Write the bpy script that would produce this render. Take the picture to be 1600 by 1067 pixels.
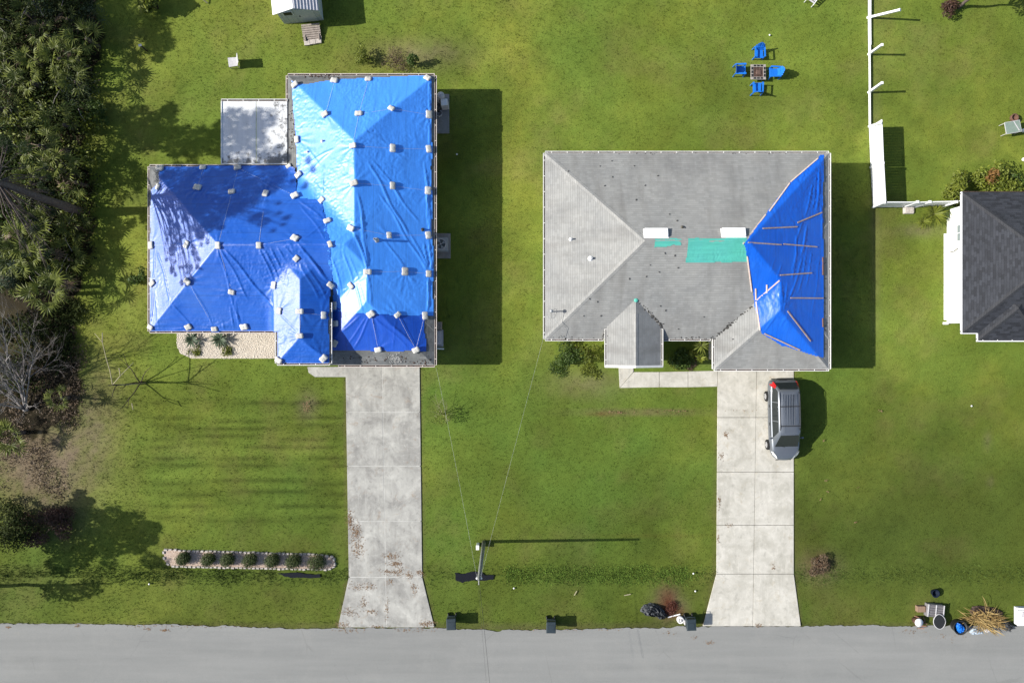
import bpy, bmesh, math, random
import numpy as np
from mathutils import Vector, Matrix
sc = bpy.context.scene
C = sc.collection
for o in list(bpy.data.objects): bpy.data.objects.remove(o)
R = random.Random(7); NR = np.random.default_rng(7)
# ---------------------------------------------------------------- camera, sky, sun, exposure
H, F = 47.9, 1150.0                       # drone height (m), focal length in pixels of a 1600 px wide frame
cam = bpy.data.objects.new('camera', bpy.data.cameras.new('camera')); C.objects.link(cam)
cam.location = (0, 0, H); cam.rotation_euler = (0, 0, 0)
cam.data.sensor_width = 36; cam.data.lens = F/1600*36; cam.data.clip_start = .5; cam.data.clip_end = 1500
sc.camera = cam
ELEV = math.radians(36.8)
wd = bpy.data.worlds.new('World'); sc.world = wd; wd.use_nodes = True
wn = wd.node_tree; wn.nodes.clear()
sky = wn.nodes.new('ShaderNodeTexSky'); sky.sky_type = 'NISHITA'; sky.sun_disc = False
sky.sun_elevation = ELEV; sky.sun_rotation = math.radians(270.8); sky.dust_density = 1.5
bg = wn.nodes.new('ShaderNodeBackground'); bg.inputs[1].default_value = .085
wo = wn.nodes.new('ShaderNodeOutputWorld')
wn.links.new(sky.outputs[0], bg.inputs[0]); wn.links.new(bg.outputs[0], wo.inputs[0])
sl = bpy.data.lights.new('sun', 'SUN'); sl.energy = 4.2; sl.angle = math.radians(.53); sl.color = (1, .955, .88)
so = bpy.data.objects.new('sun', sl); C.objects.link(so)
sd = Vector((math.cos(ELEV), .012, -math.sin(ELEV)))
so.rotation_euler = sd.to_track_quat('-Z', 'Y').to_euler(); so.location = (-40, 0, 40)
vs = sc.view_settings; vs.view_transform = 'Standard'; vs.look = 'None'; vs.gamma = 1; vs.exposure = .72
try: vs.use_curve_mapping = False
except Exception: pass
sc.cycles.max_bounces = 6; sc.cycles.diffuse_bounces = 3
# ---------------------------------------------------------------- helpers
def W(px, py, z=0.0):                     # measured picture point + known height -> metres on the site
    k = (H-z)/F
    return Vector(((px-800)*k, (533.5-py)*k, z))
def tag(o, label, cat, group=None, kind=None):
    if label: o['label'] = label
    if cat: o['category'] = cat
    if group: o['group'] = group
    if kind: o['kind'] = kind
    return o
def empty(name, loc, rz=0, label=None, cat=None, group=None):
    o = bpy.data.objects.new(name, None); C.objects.link(o); o.location = loc; o.rotation_euler = (0, 0, rz)
    o.empty_display_size = .2
    return tag(o, label, cat, group)
def link(name, me, parent=None, loc=None):
    o = bpy.data.objects.new(name, me); C.objects.link(o)
    if parent: o.parent = parent
    if loc is not None: o.location = loc
    return o
def npmesh(name, V, Fc, mats, attr=None, smooth=False, mi=None):
    V = np.asarray(V, np.float32); Fc = np.asarray(Fc, np.int32); n = Fc.shape[1]
    me = bpy.data.meshes.new(name)
    me.vertices.add(len(V)); me.vertices.foreach_set('co', V.ravel())
    me.loops.add(Fc.size); me.loops.foreach_set('vertex_index', Fc.ravel())
    me.polygons.add(len(Fc)); me.polygons.foreach_set('loop_start', np.arange(0, Fc.size, n, dtype=np.int32))
    me.polygons.foreach_set('use_smooth', np.full(len(Fc), smooth))
    if mi is not None: me.polygons.foreach_set('material_index', np.asarray(mi, np.int32))
    for m in (mats if isinstance(mats, (list, tuple)) else [mats]): me.materials.append(m)
    for k, a in (attr or {}).items():
        a = np.asarray(a, np.float32)
        if a.ndim == 1: me.attributes.new(k, 'FLOAT', 'POINT').data.foreach_set('value', a)
        else:
            if a.shape[1] == 3: a = np.concatenate([a, np.ones((len(a), 1), np.float32)], 1)
            me.attributes.new(k, 'FLOAT_COLOR', 'POINT').data.foreach_set('color', a.ravel())
    me.update(); me.validate()
    return me
class MB:
    def __init__(s): s.v = []; s.f = []; s.m = []; s.sm = []
    def add(s, vs, fs, mi=0, sm=False):
        b = len(s.v); s.v += [tuple(v) for v in vs]; s.f += [tuple(b+i for i in f) for f in fs]
        s.m += [mi]*len(fs); s.sm += [sm]*len(fs); return s
    def hexa(s, p, mi=0):                 # p: 4 bottom (ccw) + 4 top
        return s.add(p, [(3,2,1,0),(4,5,6,7),(0,1,5,4),(1,2,6,5),(2,3,7,6),(3,0,4,7)], mi)
    def box(s, c, d, rz=0, mi=0, tp=1.0, M=None):
        x, y, z = (a/2 for a in d); p = [(-x,-y,-z),(x,-y,-z),(x,y,-z),(-x,y,-z)]
        p += [(a*tp, b*tp, z) for a, b, _ in p]; ca, sa = math.cos(rz), math.sin(rz)
        q = [Vector((a*ca-b*sa+c[0], a*sa+b*ca+c[1], e+c[2])) for a, b, e in p]
        if M is not None: q = [M @ v for v in q]
        return s.hexa(q, mi)
    def bar(s, a, b, w, h, up=(0,0,1), mi=0):   # box beam from a to b
        a, b = Vector(a), Vector(b); d = (b-a).normalized(); up = Vector(up)
        if abs(d.dot(up)) > .98: up = Vector((1,0,0))
        r = d.cross(up).normalized(); u = r.cross(d)
        e = [(-w/2,-h/2),(w/2,-h/2),(w/2,h/2),(-w/2,h/2)]
        return s.hexa([a+r*i+u*j for i, j in e]+[b+r*i+u*j for i, j in e], mi)
    def tube(s, pts, rad, n=6, mi=0):
        pts = [Vector(p) for p in pts]; N = len(pts)
        if not hasattr(rad, '__len__'): rad = [rad]*N
        vs = []; ref = Vector((.31, .57, .77))
        for i, p in enumerate(pts):
            d = (pts[min(i+1, N-1)]-pts[max(i-1, 0)]).normalized()
            r = d.cross(ref)
            r = (d.cross(Vector((1,0,0))) if r.length < .05 else r).normalized(); u = d.cross(r)
            vs += [p+(r*math.cos(2*math.pi*k/n)+u*math.sin(2*math.pi*k/n))*rad[i] for k in range(n)]
        fs = [(i*n+k, i*n+(k+1) % n, (i+1)*n+(k+1) % n, (i+1)*n+k) for i in range(N-1) for k in range(n)]
        fs += [tuple(range(n))[::-1], tuple((N-1)*n+k for k in range(n))]
        return s.add(vs, fs, mi, True)
    def lathe(s, prof, c=(0,0,0), n=14, mi=0, axis='z', close=True):
        vs = []
        for r, h in prof:
            for k in range(n):
                a = 2*math.pi*k/n; x, y = r*math.cos(a), r*math.sin(a)
                vs.append((c[0]+x, c[1]+y, c[2]+h) if axis == 'z' else ((c[0]+h, c[1]+x, c[2]+y) if axis == 'x' else (c[0]+x, c[1]+h, c[2]+y)))
        fs = [(i*n+k, i*n+(k+1) % n, (i+1)*n+(k+1) % n, (i+1)*n+k) for i in range(len(prof)-1) for k in range(n)]
        if close: fs += [tuple(range(n))[::-1], tuple((len(prof)-1)*n+k for k in range(n))]
        return s.add(vs, fs, mi, True)
    def prism(s, poly, z0, z1, mi=0):
        n = len(poly); vs = [(x, y, z0) for x, y in poly]+[(x, y, z1) for x, y in poly]
        return s.add(vs, [tuple(range(n))[::-1], tuple(range(n, 2*n))]+[(i, (i+1) % n, n+(i+1) % n, n+i) for i in range(n)], mi)
    def mesh(s, name, mats):
        me = bpy.data.meshes.new(name); me.from_pydata(s.v, [], s.f)
        for m in (mats if isinstance(mats, (list, tuple)) else [mats]): me.materials.append(m)
        me.polygons.foreach_set('material_index', s.m); me.polygons.foreach_set('use_smooth', s.sm)
        me.update(); return me
    def build(s, name, mats, parent=None, loc=None, bevel=0):
        o = link(name, s.mesh(name, mats), parent, loc)
        if bevel:
            b = o.modifiers.new('bevel', 'BEVEL'); b.width = bevel; b.segments = 2; b.limit_method = 'ANGLE'
        return o
def recalc(me):
    bm = bmesh.new(); bm.from_mesh(me); bmesh.ops.recalc_face_normals(bm, faces=bm.faces); bm.to_mesh(me); bm.free(); return me
def hash2(i, j, s):
    n = (i.astype(np.int64)*374761393 + j.astype(np.int64)*668265263 + s*974711) & 0x7fffffff
    n = ((n ^ (n >> 13))*1274126177) & 0x7fffffff
    n = (n ^ (n >> 16)) & 0xffff
    return n/65535.0
def vnoise(x, y, s=0):
    xi, yi = np.floor(x), np.floor(y); fx, fy = x-xi, y-yi
    fx = fx*fx*(3-2*fx); fy = fy*fy*(3-2*fy)
    a = hash2(xi, yi, s); b = hash2(xi+1, yi, s); c = hash2(xi, yi+1, s); d = hash2(xi+1, yi+1, s)
    return (a*(1-fx)+b*fx)*(1-fy)+(c*(1-fx)+d*fx)*fy
def fbm(x, y, s=0, o=4):
    t = 0; a = .5; n = 0
    for k in range(o):
        t = t+a*vnoise(x*2**k+17.3*k, y*2**k-9.1*k, s+k); n += a; a *= .55
    return t/n
def inpoly(x, y, poly):
    r = np.zeros(np.shape(x), bool); n = len(poly)
    for i in range(n):
        x1, y1 = poly[i]; x2, y2 = poly[(i+1) % n]
        if y1 == y2: continue
        c = ((y1 > y) != (y2 > y)) & (x < (x2-x1)*(y-y1)/(y2-y1)+x1); r ^= c
    return r
# ---------------------------------------------------------------- materials
class NT:
    def __init__(s, name):
        s.m = bpy.data.materials.new(name); s.m.use_nodes = True; s.t = s.m.node_tree; s.b = s.t.nodes['Principled BSDF']
        s.tc = s.t.nodes.new('ShaderNodeTexCoord')
    def n(s, t, **kw):
        o = s.t.nodes.new(t)
        for k, v in kw.items():
            if k in ('operation', 'blend_type', 'data_type', 'wave_type', 'bands_direction', 'attribute_name', 'feature', 'wave_profile'): setattr(o, k, v)
            else: s.set(o.inputs[k.replace('_', ' ')] if not k.startswith('i') or not k[1:].isdigit() else o.inputs[int(k[1:])], v)
        return o
    def set(s, i, v):
        if hasattr(v, 'is_output') or isinstance(v, bpy.types.NodeSocket): s.t.links.new(v, i)
        else: i.default_value = v
    def math(s, op, a, b=0.0, c=0.0):
        o = s.n('ShaderNodeMath', operation=op, i0=a, i1=b); s.set(o.inputs[2], c); return o.outputs[0]
    def noise(s, scale, detail=4, rough=.55, vec=None, dist=0.0):
        o = s.n('ShaderNodeTexNoise', Scale=scale, Detail=detail, Roughness=rough, Distortion=dist, Vector=vec or s.tc.outputs['Object']); return o.outputs[0]
    def map(s, sx, sy, sz, rz=0):
        o = s.n('ShaderNodeMapping', Vector=s.tc.outputs['Object'], Scale=(sx, sy, sz)); o.inputs['Rotation'].default_value = (0, 0, rz); return o.outputs[0]
    def ramp(s, v, lo, hi, a=0.0, b=1.0):
        o = s.n('ShaderNodeMapRange', Value=v); 
        for i, q in zip((1,2,3,4), (lo, hi, a, b)): o.inputs[i].default_value = q
        return o.outputs[0]
    def mix(s, f, a, b, bt='MIX'):
        o = s.n('ShaderNodeMixRGB', blend_type=bt); 
        for i, v in enumerate((f, a, b)):
            if isinstance(v, tuple) and len(v) == 3: v = (*v, 1)
            s.set(o.inputs[i], v)
        return o.outputs[0]
    def bump(s, h, dist=.01, strength=1.0, normal=None):
        o = s.n('ShaderNodeBump', Height=h, Distance=dist, Strength=strength)
        if normal: s.set(o.inputs['Normal'], normal)
        return o.outputs[0]
    def fin(s, col, rough=.8, spec=.3, normal=None, metal=0.0):
        if isinstance(col, tuple): col = (*col[:3], 1)
        s.set(s.b.inputs['Base Color'], col); s.set(s.b.inputs['Roughness'], rough); s.set(s.b.inputs['Metallic'], metal)
        s.b.inputs['Specular IOR Level'].default_value = spec
        if normal: s.set(s.b.inputs['Normal'], normal)
        return s.m
def lum(c, k): return tuple(min(1, v*k) for v in c)
def plain(name, col, rough=.75, spec=.3, var=.18, scale=6, bump=.0, bscale=60, metal=0.0, col2=None):
    t = NT(name); n = t.noise(scale, 6, .6)
    c = t.mix(t.ramp(n, .3, .7), lum(col, 1-var), col2 or lum(col, 1+var))
    nm = t.bump(t.noise(bscale, 4), bump) if bump else None
    return t.fin(c, rough, spec, nm, metal)
def leafmat(name, col, col2, rough=.55, spec=.35, trans=.25):
    t = NT(name); a = t.n('ShaderNodeAttribute', attribute_name='v') if False else t.t.nodes.new('ShaderNodeAttribute')
    a.attribute_name = 'v'
    n = t.noise(1.2, 3)
    f = t.math('ADD', t.math('MULTIPLY', a.outputs['Fac'], .75), t.math('MULTIPLY', t.math('SUBTRACT', n, .5), 1.0))
    m = t.fin(t.mix(t.ramp(f, 0, .8), col, col2), rough, spec)
    t.b.inputs['Subsurface Weight'].default_value = 0
    if trans:
        tr = t.n('ShaderNodeBsdfTranslucent', Color=t.b.inputs['Base Color'].links[0].from_socket)
        mx = t.n('ShaderNodeMixShader', i0=trans, i1=t.b.outputs[0], i2=tr.outputs[0])
        t.t.links.new(mx.outputs[0], t.t.nodes['Material Output'].inputs[0])
    return m
def grassmat():
    t = NT('lawn grass'); a = t.t.nodes.new('ShaderNodeAttribute'); a.attribute_name = 'tint'
    n = t.noise(14, 5, .75); n2 = t.noise(46, 4, .8)
    c = t.mix(t.ramp(n, .3, .7), t.mix(1.0, a.outputs['Color'], (.70,.72,.72), 'MULTIPLY'), t.mix(1.0, a.outputs['Color'], (1.28,1.25,1.2), 'MULTIPLY'))
    h = t.math('ADD', t.math('MULTIPLY', n, 1.0), t.math('MULTIPLY', n2, .6))
    g = t.n('ShaderNodeNewGeometry'); va = t.t.nodes.new('ShaderNodeVectorMath'); va.operation = 'ADD'; t.t.links.new(g.outputs['Normal'], va.inputs[0]); va.inputs[1].default_value = (0, 0, 1.3)
    vn = t.t.nodes.new('ShaderNodeVectorMath'); vn.operation = 'NORMALIZE'; t.t.links.new(va.outputs[0], vn.inputs[0])   # blades are soft and scatter light: their shading follows the sward more than each blade
    return t.fin(c, .9, .12, t.bump(h, .012, 1.0, vn.outputs[0]))
def shingle(name, col, stain, stain_amt=.5, tabs=.14, lichen=None):
    t = NT(name); g = t.n('ShaderNodeNewGeometry'); P = t.n('ShaderNodeSeparateXYZ', Vector=t.tc.outputs['Object'])
    Nn = t.n('ShaderNodeSeparateXYZ', Vector=g.outputs['Normal'])
    isx = t.math('GREATER_THAN', t.math('ABSOLUTE', Nn.outputs[0]), t.math('ABSOLUTE', Nn.outputs[1]))
    u = t.math('ADD', t.math('MULTIPLY', P.outputs[1], isx), t.math('MULTIPLY', P.outputs[0], t.math('SUBTRACT', 1.0, isx)))
    row = t.math('DIVIDE', P.outputs[2], .0545); fr = t.math('FRACT', row); fl = t.math('FLOOR', row)
    tab = t.math('FLOOR', t.math('ADD', t.math('MULTIPLY', u, 3.3), t.math('MULTIPLY', fl, .37)))
    cell = t.n('ShaderNodeCombineXYZ', X=tab, Y=fl); wn_ = t.n('ShaderNodeTexWhiteNoise', Vector=cell.outputs[0]); wv = wn_.outputs['Value']
    su = t.n('ShaderNodeCombineXYZ', X=t.math('MULTIPLY', u, 1.1), Y=t.math('MULTIPLY', P.outputs[2], .5), Z=isx)
    streak = t.noise(1.0, 5, .6, su.outputs[0]); big = t.noise(.55, 4, .6); gr = t.noise(90, 3, .7)
    c = t.mix(t.ramp(wv, 0, 1), lum(col, 1-tabs), lum(col, 1+tabs))
    c = t.mix(t.ramp(gr, .3, .7), t.mix(1.0, c, (.86,.86,.86), 'MULTIPLY'), t.mix(1.0, c, (1.12,1.12,1.12), 'MULTIPLY'))
    c = t.mix(t.math('MULTIPLY', t.ramp(streak, .46, .72), stain_amt), c, stain)
    c = t.mix(t.ramp(big, .25, .75), t.mix(1.0, c, (.86,.87,.88), 'MULTIPLY'), t.mix(1.0, c, (1.1,1.09,1.07), 'MULTIPLY'))
    gap = t.math('LESS_THAN', fr, .2)
    c = t.mix(t.math('MULTIPLY', gap, .17), c, lum(col, .35))
    if lichen: c = t.mix(t.ramp(t.noise(2.2, 6, .7), .56, .66), c, lichen)
    h = t.math('ADD', fr, t.math('MULTIPLY', gr, .5))
    return t.fin(c, .8, .35, t.bump(h, .007))
def tarpmat(name, col, axis, sheen=.44, period=24.0):
    t = NT(name); P = t.n('ShaderNodeSeparateXYZ', Vector=t.tc.outputs['Object'])
    v = t.math('FRACT', t.math('MULTIPLY', P.outputs[axis], .55))
    seam = t.math('LESS_THAN', t.math('ABSOLUTE', t.math('SUBTRACT', v, .5)), .018)
    sc_ = [.6, .6, .6]; sc_[axis] = 9
    st = t.noise(1.0, 5, .65, t.map(*sc_)); fine = t.noise(1.0, 3, .6, t.map(*[q*4 for q in sc_]))
    c = t.mix(t.ramp(st, .3, .7), lum(col, .86), lum(col, 1.12))
    c = t.mix(t.math('MULTIPLY', seam, .35), c, lum(col, .6))
    big = t.noise(.5, 4, .6); c = t.mix(t.ramp(big, .35, .75, 0, .10), c, (.10,.34,.75))
    wr = t.noise(1.0, 6, .6, t.map(1.3, 1.1, 1.0), 1.5)
    nm = t.bump(t.math('ADD', t.math('MULTIPLY', fine, .3), t.math('MULTIPLY', wr, .35)), .022)
    r = t.ramp(big, .3, .7, sheen-.03, sheen+.05)
    return t.fin(c, r, .68, nm)
def concrete(name, col, dark, rust, rustamt):
    t = NT(name); big = t.noise(.7, 6, .65, dist=.6); mid = t.noise(3.2, 6, .65, dist=.4); fi = t.noise(60, 4, .7)
    c = t.mix(t.ramp(big, .32, .68), dark, col); c = t.mix(t.ramp(mid, .55, .75, 0, .55), c, lum(col, 1.18))
    c = t.mix(t.ramp(mid, .45, .28, 0, .5), c, lum(dark, .62)); lon = t.noise(1.0, 5, .65, t.map(2.6, .35, 1)); c = t.mix(t.ramp(lon, .55, .72, 0, .35), c, lum(dark, .75)); c = t.mix(t.ramp(lon, .42, .3, 0, .3), c, lum(col, 1.2))
    c = t.mix(t.ramp(t.noise(1.6, 5, .7, dist=1.), .58, .74, 0, rustamt), c, rust)
    c = t.mix(t.ramp(fi, .2, .8), t.mix(1.0, c, (.88,.88,.88), 'MULTIPLY'), t.mix(1.0, c, (1.1,1.1,1.1), 'MULTIPLY'))
    return t.fin(c, .9, .25, t.bump(fi, .006))
def roadmat():
    t = NT('worn asphalt'); lon = t.noise(1.0, 5, .6, t.map(.08, 1.1, 1)); mid = t.noise(.5, 6, .65); fi = t.noise(45, 4, .75)
    c = t.mix(t.ramp(lon, .3, .7), (.20,.204,.198), (.245,.248,.240)); c = t.mix(t.ramp(mid, .5, .75, 0, .5), c, (.262,.262,.25))
    c = t.mix(t.ramp(t.noise(3.5, 5, .7), .62, .75, 0, .35), c, (.14,.14,.14)); c = t.mix(t.ramp(t.noise(1.3, 7, .75, dist=1.2), .60, .70, 0, .28), c, (.30,.285,.255)); vo = t.n('ShaderNodeTexVoronoi', feature='DISTANCE_TO_EDGE', Scale=.22, Vector=t.mix(.12, t.tc.outputs['Object'], t.n('ShaderNodeTexNoise', Scale=1.4, Detail=4.0, Vector=t.tc.outputs['Object']).outputs['Color'], 'ADD')); c = t.mix(t.math('MULTIPLY', t.math('LESS_THAN', vo.outputs['Distance'], .006), t.ramp(t.noise(.35, 3), .52, .62, 0, .22)), c, (.13,.13,.125))
    c = t.mix(t.ramp(fi, .2, .8), t.mix(1.0, c, (.76,.76,.76), 'MULTIPLY'), t.mix(1.0, c, (1.24,1.24,1.23), 'MULTIPLY'))
    return t.fin(c, .93, .25, t.bump(fi, .008))
MG = grassmat(); MROAD = roadmat()
M_shA = shingle('weathered charcoal shingle', (.16,.165,.165), (.06,.065,.06), .5, .2)
M_shC = shingle('grey asphalt shingle', (.272,.274,.266), (.14,.135,.127), .55, .08)
M_shD = shingle('dark slate shingle', (.032,.035,.043), (.024,.026,.032), .4, .35)
M_capC = shingle('pale ridge shingle', (.30,.30,.29), (.22,.22,.21), .4, .10)
M_capD = shingle('dark ridge shingle', (.038,.040,.046), (.03,.03,.034), .4, .12)
M_gut = plain('white gutter metal', (.72,.71,.68), .5, .4, .08)
M_gutp = plain('pinkish beige gutter metal', (.56,.50,.46), .5, .4, .1)
M_dirt = plain('rotted leaf dirt', (.055,.04,.035), .95, .1, .6, 5, col2=(.12,.085,.07))
M_wallA = plain('beige stucco', (.5,.45,.38), .9, .2, .08, 3, .004)
M_wallC = plain('cream stucco', (.62,.58,.5), .9, .2, .08, 3, .004)
M_wallD = plain('white stucco', (.78,.78,.76), .85, .2, .04, 3, .003)
M_lt = tarpmat('sky blue tarpaulin', (.055,.28,.90), 0, .40)
M_dk = tarpmat('royal blue tarpaulin', (.004,.090,.47), 1, .425)
M_dk2 = tarpmat('deep blue tarpaulin', (.004,.068,.46), 0, .41)
M_dk3 = tarpmat('bright royal blue tarpaulin', (.002,.108,.62), 0, .40)
M_teal = tarpmat('teal roof underlayment', (.07,.40,.31), 1, .6)
t = NT('off white woven bag'); oi = t.t.nodes.new('ShaderNodeObjectInfo'); nn = t.noise(7, 5, .7); M_bag = t.fin(t.mix(t.ramp(nn, .35, .75, 0, .5), t.mix(oi.outputs['Random'], (.50,.49,.46), (.70,.69,.65)), (.40,.37,.31)), .85, .2, t.bump(t.noise(30, 4), .02))
M_rope = plain('white rope', (.6,.63,.68), .8, .2, .05)
M_conA = concrete('old grey concrete', (.45,.445,.41), (.235,.23,.215), (.25,.17,.105), .5)
M_conC = concrete('pale concrete', (.56,.54,.485), (.385,.37,.32), (.36,.29,.18), .5)
M_jointA = plain('pale joint filler', (.48,.48,.45), .9, .2, .25, 2)
M_joint = plain('dirty joint', (.10,.095,.08), .95, .1, .3)
M_white = plain('white paint', (.8,.8,.8), .5, .4, .03)
M_wmet = None
# ---------------------------------------------------------------- ground, road, paving
G0 = H/F
def gx(px): return (px-800)*G0
def gy(py): return (533.5-py)*G0
def gp(pl): return [(gx(x), gy(y)) for x, y in pl]
WOODS = [(-80,-80),(158,-60),(152,60),(140,140),(132,240),(146,330),(138,400),(118,470),(112,540),(118,600),(100,660),(60,690),(-80,700)]
DRIVE_A = [(540,572),(656,572),(660,901),(679,978),(528,978),(545,901)]
DRIVE_C = [(1121,578),(1240,578),(1240,896),(1251,977),(1098,977),(1119,896)]
WALK_A = [(480,573),(541,573),(541,589),(492,589),(482,582)]
WALK_C = [(966,570),(990,570),(990,581),(1122,579),(1122,604),(968,606)]
BED_A = [(277,518),(432,518),(432,560),(300,560),(282,552),(277,540)]
BED_S = [(256,858),(300,860),(500,866),(522,870),(524,884),(512,889),(400,887),(268,884),(258,876)]
PADS = [[(680,148),(702,148),(702,209),(680,209)],[(680,365),(704,365),(704,404),(680,404)]]
def blob(px, py, x, y, rx, ry): return np.exp(-(((px-x)/rx)**2+((py-y)/ry)**2))
def swale(py, px):
    a = blob(px*0, py, 0, 897, 1, 15)
    near = np.clip(np.minimum(np.abs(px-602)-62, np.abs(px-1180)-62)/20, 0, 1)
    return a*near
def ground_z(X, Y):
    px, py = X/G0+800, 533.5-Y/G0
    z = (fbm(X*.35, Y*.35, 3)-.5)*.06+(fbm(X*2.2, Y*2.2, 5, 2)-.5)*.012
    z = z-.12*swale(py, px)
    for P_ in (DRIVE_A, DRIVE_C): z = np.where(inpoly(px, py, P_), np.minimum(z, -.02), z)
    return np.where(py > 975, np.minimum(z, 0)-.05, z)
def lerp(a, b, t): return a+(np.asarray(b)-a)*np.clip(t, 0, 1)[:, None]
def tint(X, Y):
    px, py = X/G0+800, 533.5-Y/G0
    n1 = fbm(X*.16, Y*.16, 11); n2 = fbm(X*.6, Y*.6, 23); n3 = fbm(X*2.4, Y*2.4, 31); n4 = fbm(X*.9, Y*.2, 41)
    c = np.tile(np.array([.101,.130,.019]), (len(X), 1))
    yel = -.52+1.15*n1+.9*(n2-.5)+.5*(n3-.5)
    yel += .42*blob(px,py,190,330,80,330)+.30*blob(px,py,330,60,200,90)+.30*blob(px,py,808,300,26,330)+.25*blob(px,py,1420,590,70,110)+.20*blob(px,py,1000,20,120,60)
    yel += .22*blob(px,py,1390,150,150,140)+.2*blob(px,py,600,80,180,60)-.25*blob(px,py,1150,150,160,120)-.2*blob(px,py,880,680,180,160)
    c = lerp(c, [.175,.172,.028], yel)
    lush = -.22+1.0*fbm(X*.22+9, Y*.22, 51)+.5*(n2-.5)+.35*blob(px,py,930,740,220,180)+.3*blob(px,py,700,700,60,200)+.3*blob(px,py,400,700,160,120)+.25*blob(px,py,1300,620,60,120)
    c = lerp(c, [.070,.126,.020], lush)
    dull = .5*blob(px,py,1450,820,260,160)+.35*blob(px,py,400,930,500,50)+.25*blob(px,py,1400,940,300,60)
    c = lerp(c, [.074,.102,.020], dull+.3*(n2-.5))
    # mower tracks on the west front lawn
    on = np.clip((px-228)/20, 0, 1)*np.clip((545-px)/10, 0, 1)*np.clip((py-600)/30, 0, 1)*np.clip((830-py)/30, 0, 1)
    st = np.zeros(len(X))
    for y, w in ((628,2.5),(655,3),(668,3.5),(684,2),(697,2.5),(716,2),(728,2),(752,3.5),(770,2),(790,2.5),(812,3)): st += blob(px*0, py+2.5*np.sin(px/40+y), 0, y, 1, w)*(.5+n4)
    c *= ((1-.46*on*np.clip(st, 0, 1))*(1+.09*on*np.sin(py/7.3+.6*np.sin(px/90))))[:, None]
    dk = .22*swale(py, px)*np.clip(1.4-np.abs(px-300)/500, .3, 1)
    c = lerp(c, [.035,.075,.012], dk)
    # bare, dry and brown patches
    br = 1.2*blob(px,py,55,720,85,60)+.5*blob(px,py,150,640,40,70)+.9*blob(px,py,80,800,60,40)*.5+.9*blob(px,py,1042,943,22,26)+.6*blob(px,py,1060,955,16,14)+.5*blob(px,py,480,632,16,22)
    br += .55*blob(px,py,1000,644,90,4)+.8*blob(px,py,1280,886,30,22)+.35*blob(px,py,1543,688,6,14)+.35*blob(px,py,1547,752,5,9)+.4*blob(px,py,1368,300,8,200)*.8+.5*blob(px,py,1440,360,40,10)+.4*blob(px,py,920,600,60,22)+.6*blob(px,py,1160,555,50,22)
    br += .5*blob(px,py,650,85,80,22)
    br = br*(.35+1.3*n3)
    c = lerp(c, [.16,.125,.085], br)
    rust = (blob(px,py,1042,943,14,22)+.75*blob(px,py,1005,644,85,2.2)+.4*blob(px,py,940,646,20,3)+.45*blob(px,py,1000,836,120,3)*.4+.8*blob(px,py,1062,958,10,10)+.6*blob(px,py,1283,880,16,14))*(.3+1.2*n3)
    c = lerp(c, [.10,.032,.015], rust)
    edge = blob(px*0, py, 0, 979, 1, 5)*.6; c = lerp(c, [.10,.085,.045], edge*(.4+n3))
    for P_ in (DRIVE_A, DRIVE_C):
        for i in range(len(P_)):
            (x1, y1), (x2, y2) = P_[i], P_[(i+1) % len(P_)]
            if abs(x2-x1) > 40: continue
            t = np.clip(((px-x1)*(x2-x1)+(py-y1)*(y2-y1))/((x2-x1)**2+(y2-y1)**2), 0, 1)
            d = np.hypot(px-x1-t*(x2-x1), py-y1-t*(y2-y1)); c = lerp(c, [.11,.075,.05], .55*np.exp(-(d/3.)**2)*(.3+n3))
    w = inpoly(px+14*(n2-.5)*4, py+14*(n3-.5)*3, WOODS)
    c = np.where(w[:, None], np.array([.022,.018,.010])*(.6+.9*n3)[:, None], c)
    wear = np.clip((fbm(X*.45+3, Y*.45, 91, 5)-.52)*4, 0, 1); c = lerp(c, [.135,.118,.042], .32*wear*(.4+n3)); dkp = np.clip((fbm(X*.32-7, Y*.32, 95, 5)-.54)*4, 0, 1); c *= (1-.20*dkp)[:, None]
    spk = fbm(X*3.3, Y*3.3, 77, 3); c *= (.84+.32*spk)[:, None]
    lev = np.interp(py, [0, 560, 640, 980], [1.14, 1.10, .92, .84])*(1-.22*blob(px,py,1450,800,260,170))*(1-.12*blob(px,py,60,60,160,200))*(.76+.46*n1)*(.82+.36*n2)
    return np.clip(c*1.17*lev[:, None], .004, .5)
ax = np.concatenate([[-500,-150,-70], np.arange(-48, 48.01, .24), [70,150,500]])
ay = np.concatenate([[-500,-150,-70], np.arange(-34, 36, .24), [70,150,500]])
GX, GY = np.meshgrid(ax, ay); x_, y_ = GX.ravel(), GY.ravel()
z_ = np.where((np.abs(x_) < 46) & (np.abs(y_) < 33), ground_z(x_, y_), -.05)
T_ = tint(x_, y_); w_ = np.clip(np.maximum((np.abs(x_)-37)/10, (np.abs(y_)-25)/8), 0, 1)[:, None]; T_ = T_*(1-w_)+np.array([[.105,.128,.021]])*w_
nx, ny = len(ax), len(ay); ii = (np.arange(ny-1)[:, None]*nx+np.arange(nx-1)[None]).ravel()
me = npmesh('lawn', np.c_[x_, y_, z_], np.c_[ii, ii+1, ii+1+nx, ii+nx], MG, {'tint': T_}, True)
tag(link('lawn', me), 'mown green lawn around the houses', None, None, 'structure')
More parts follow.
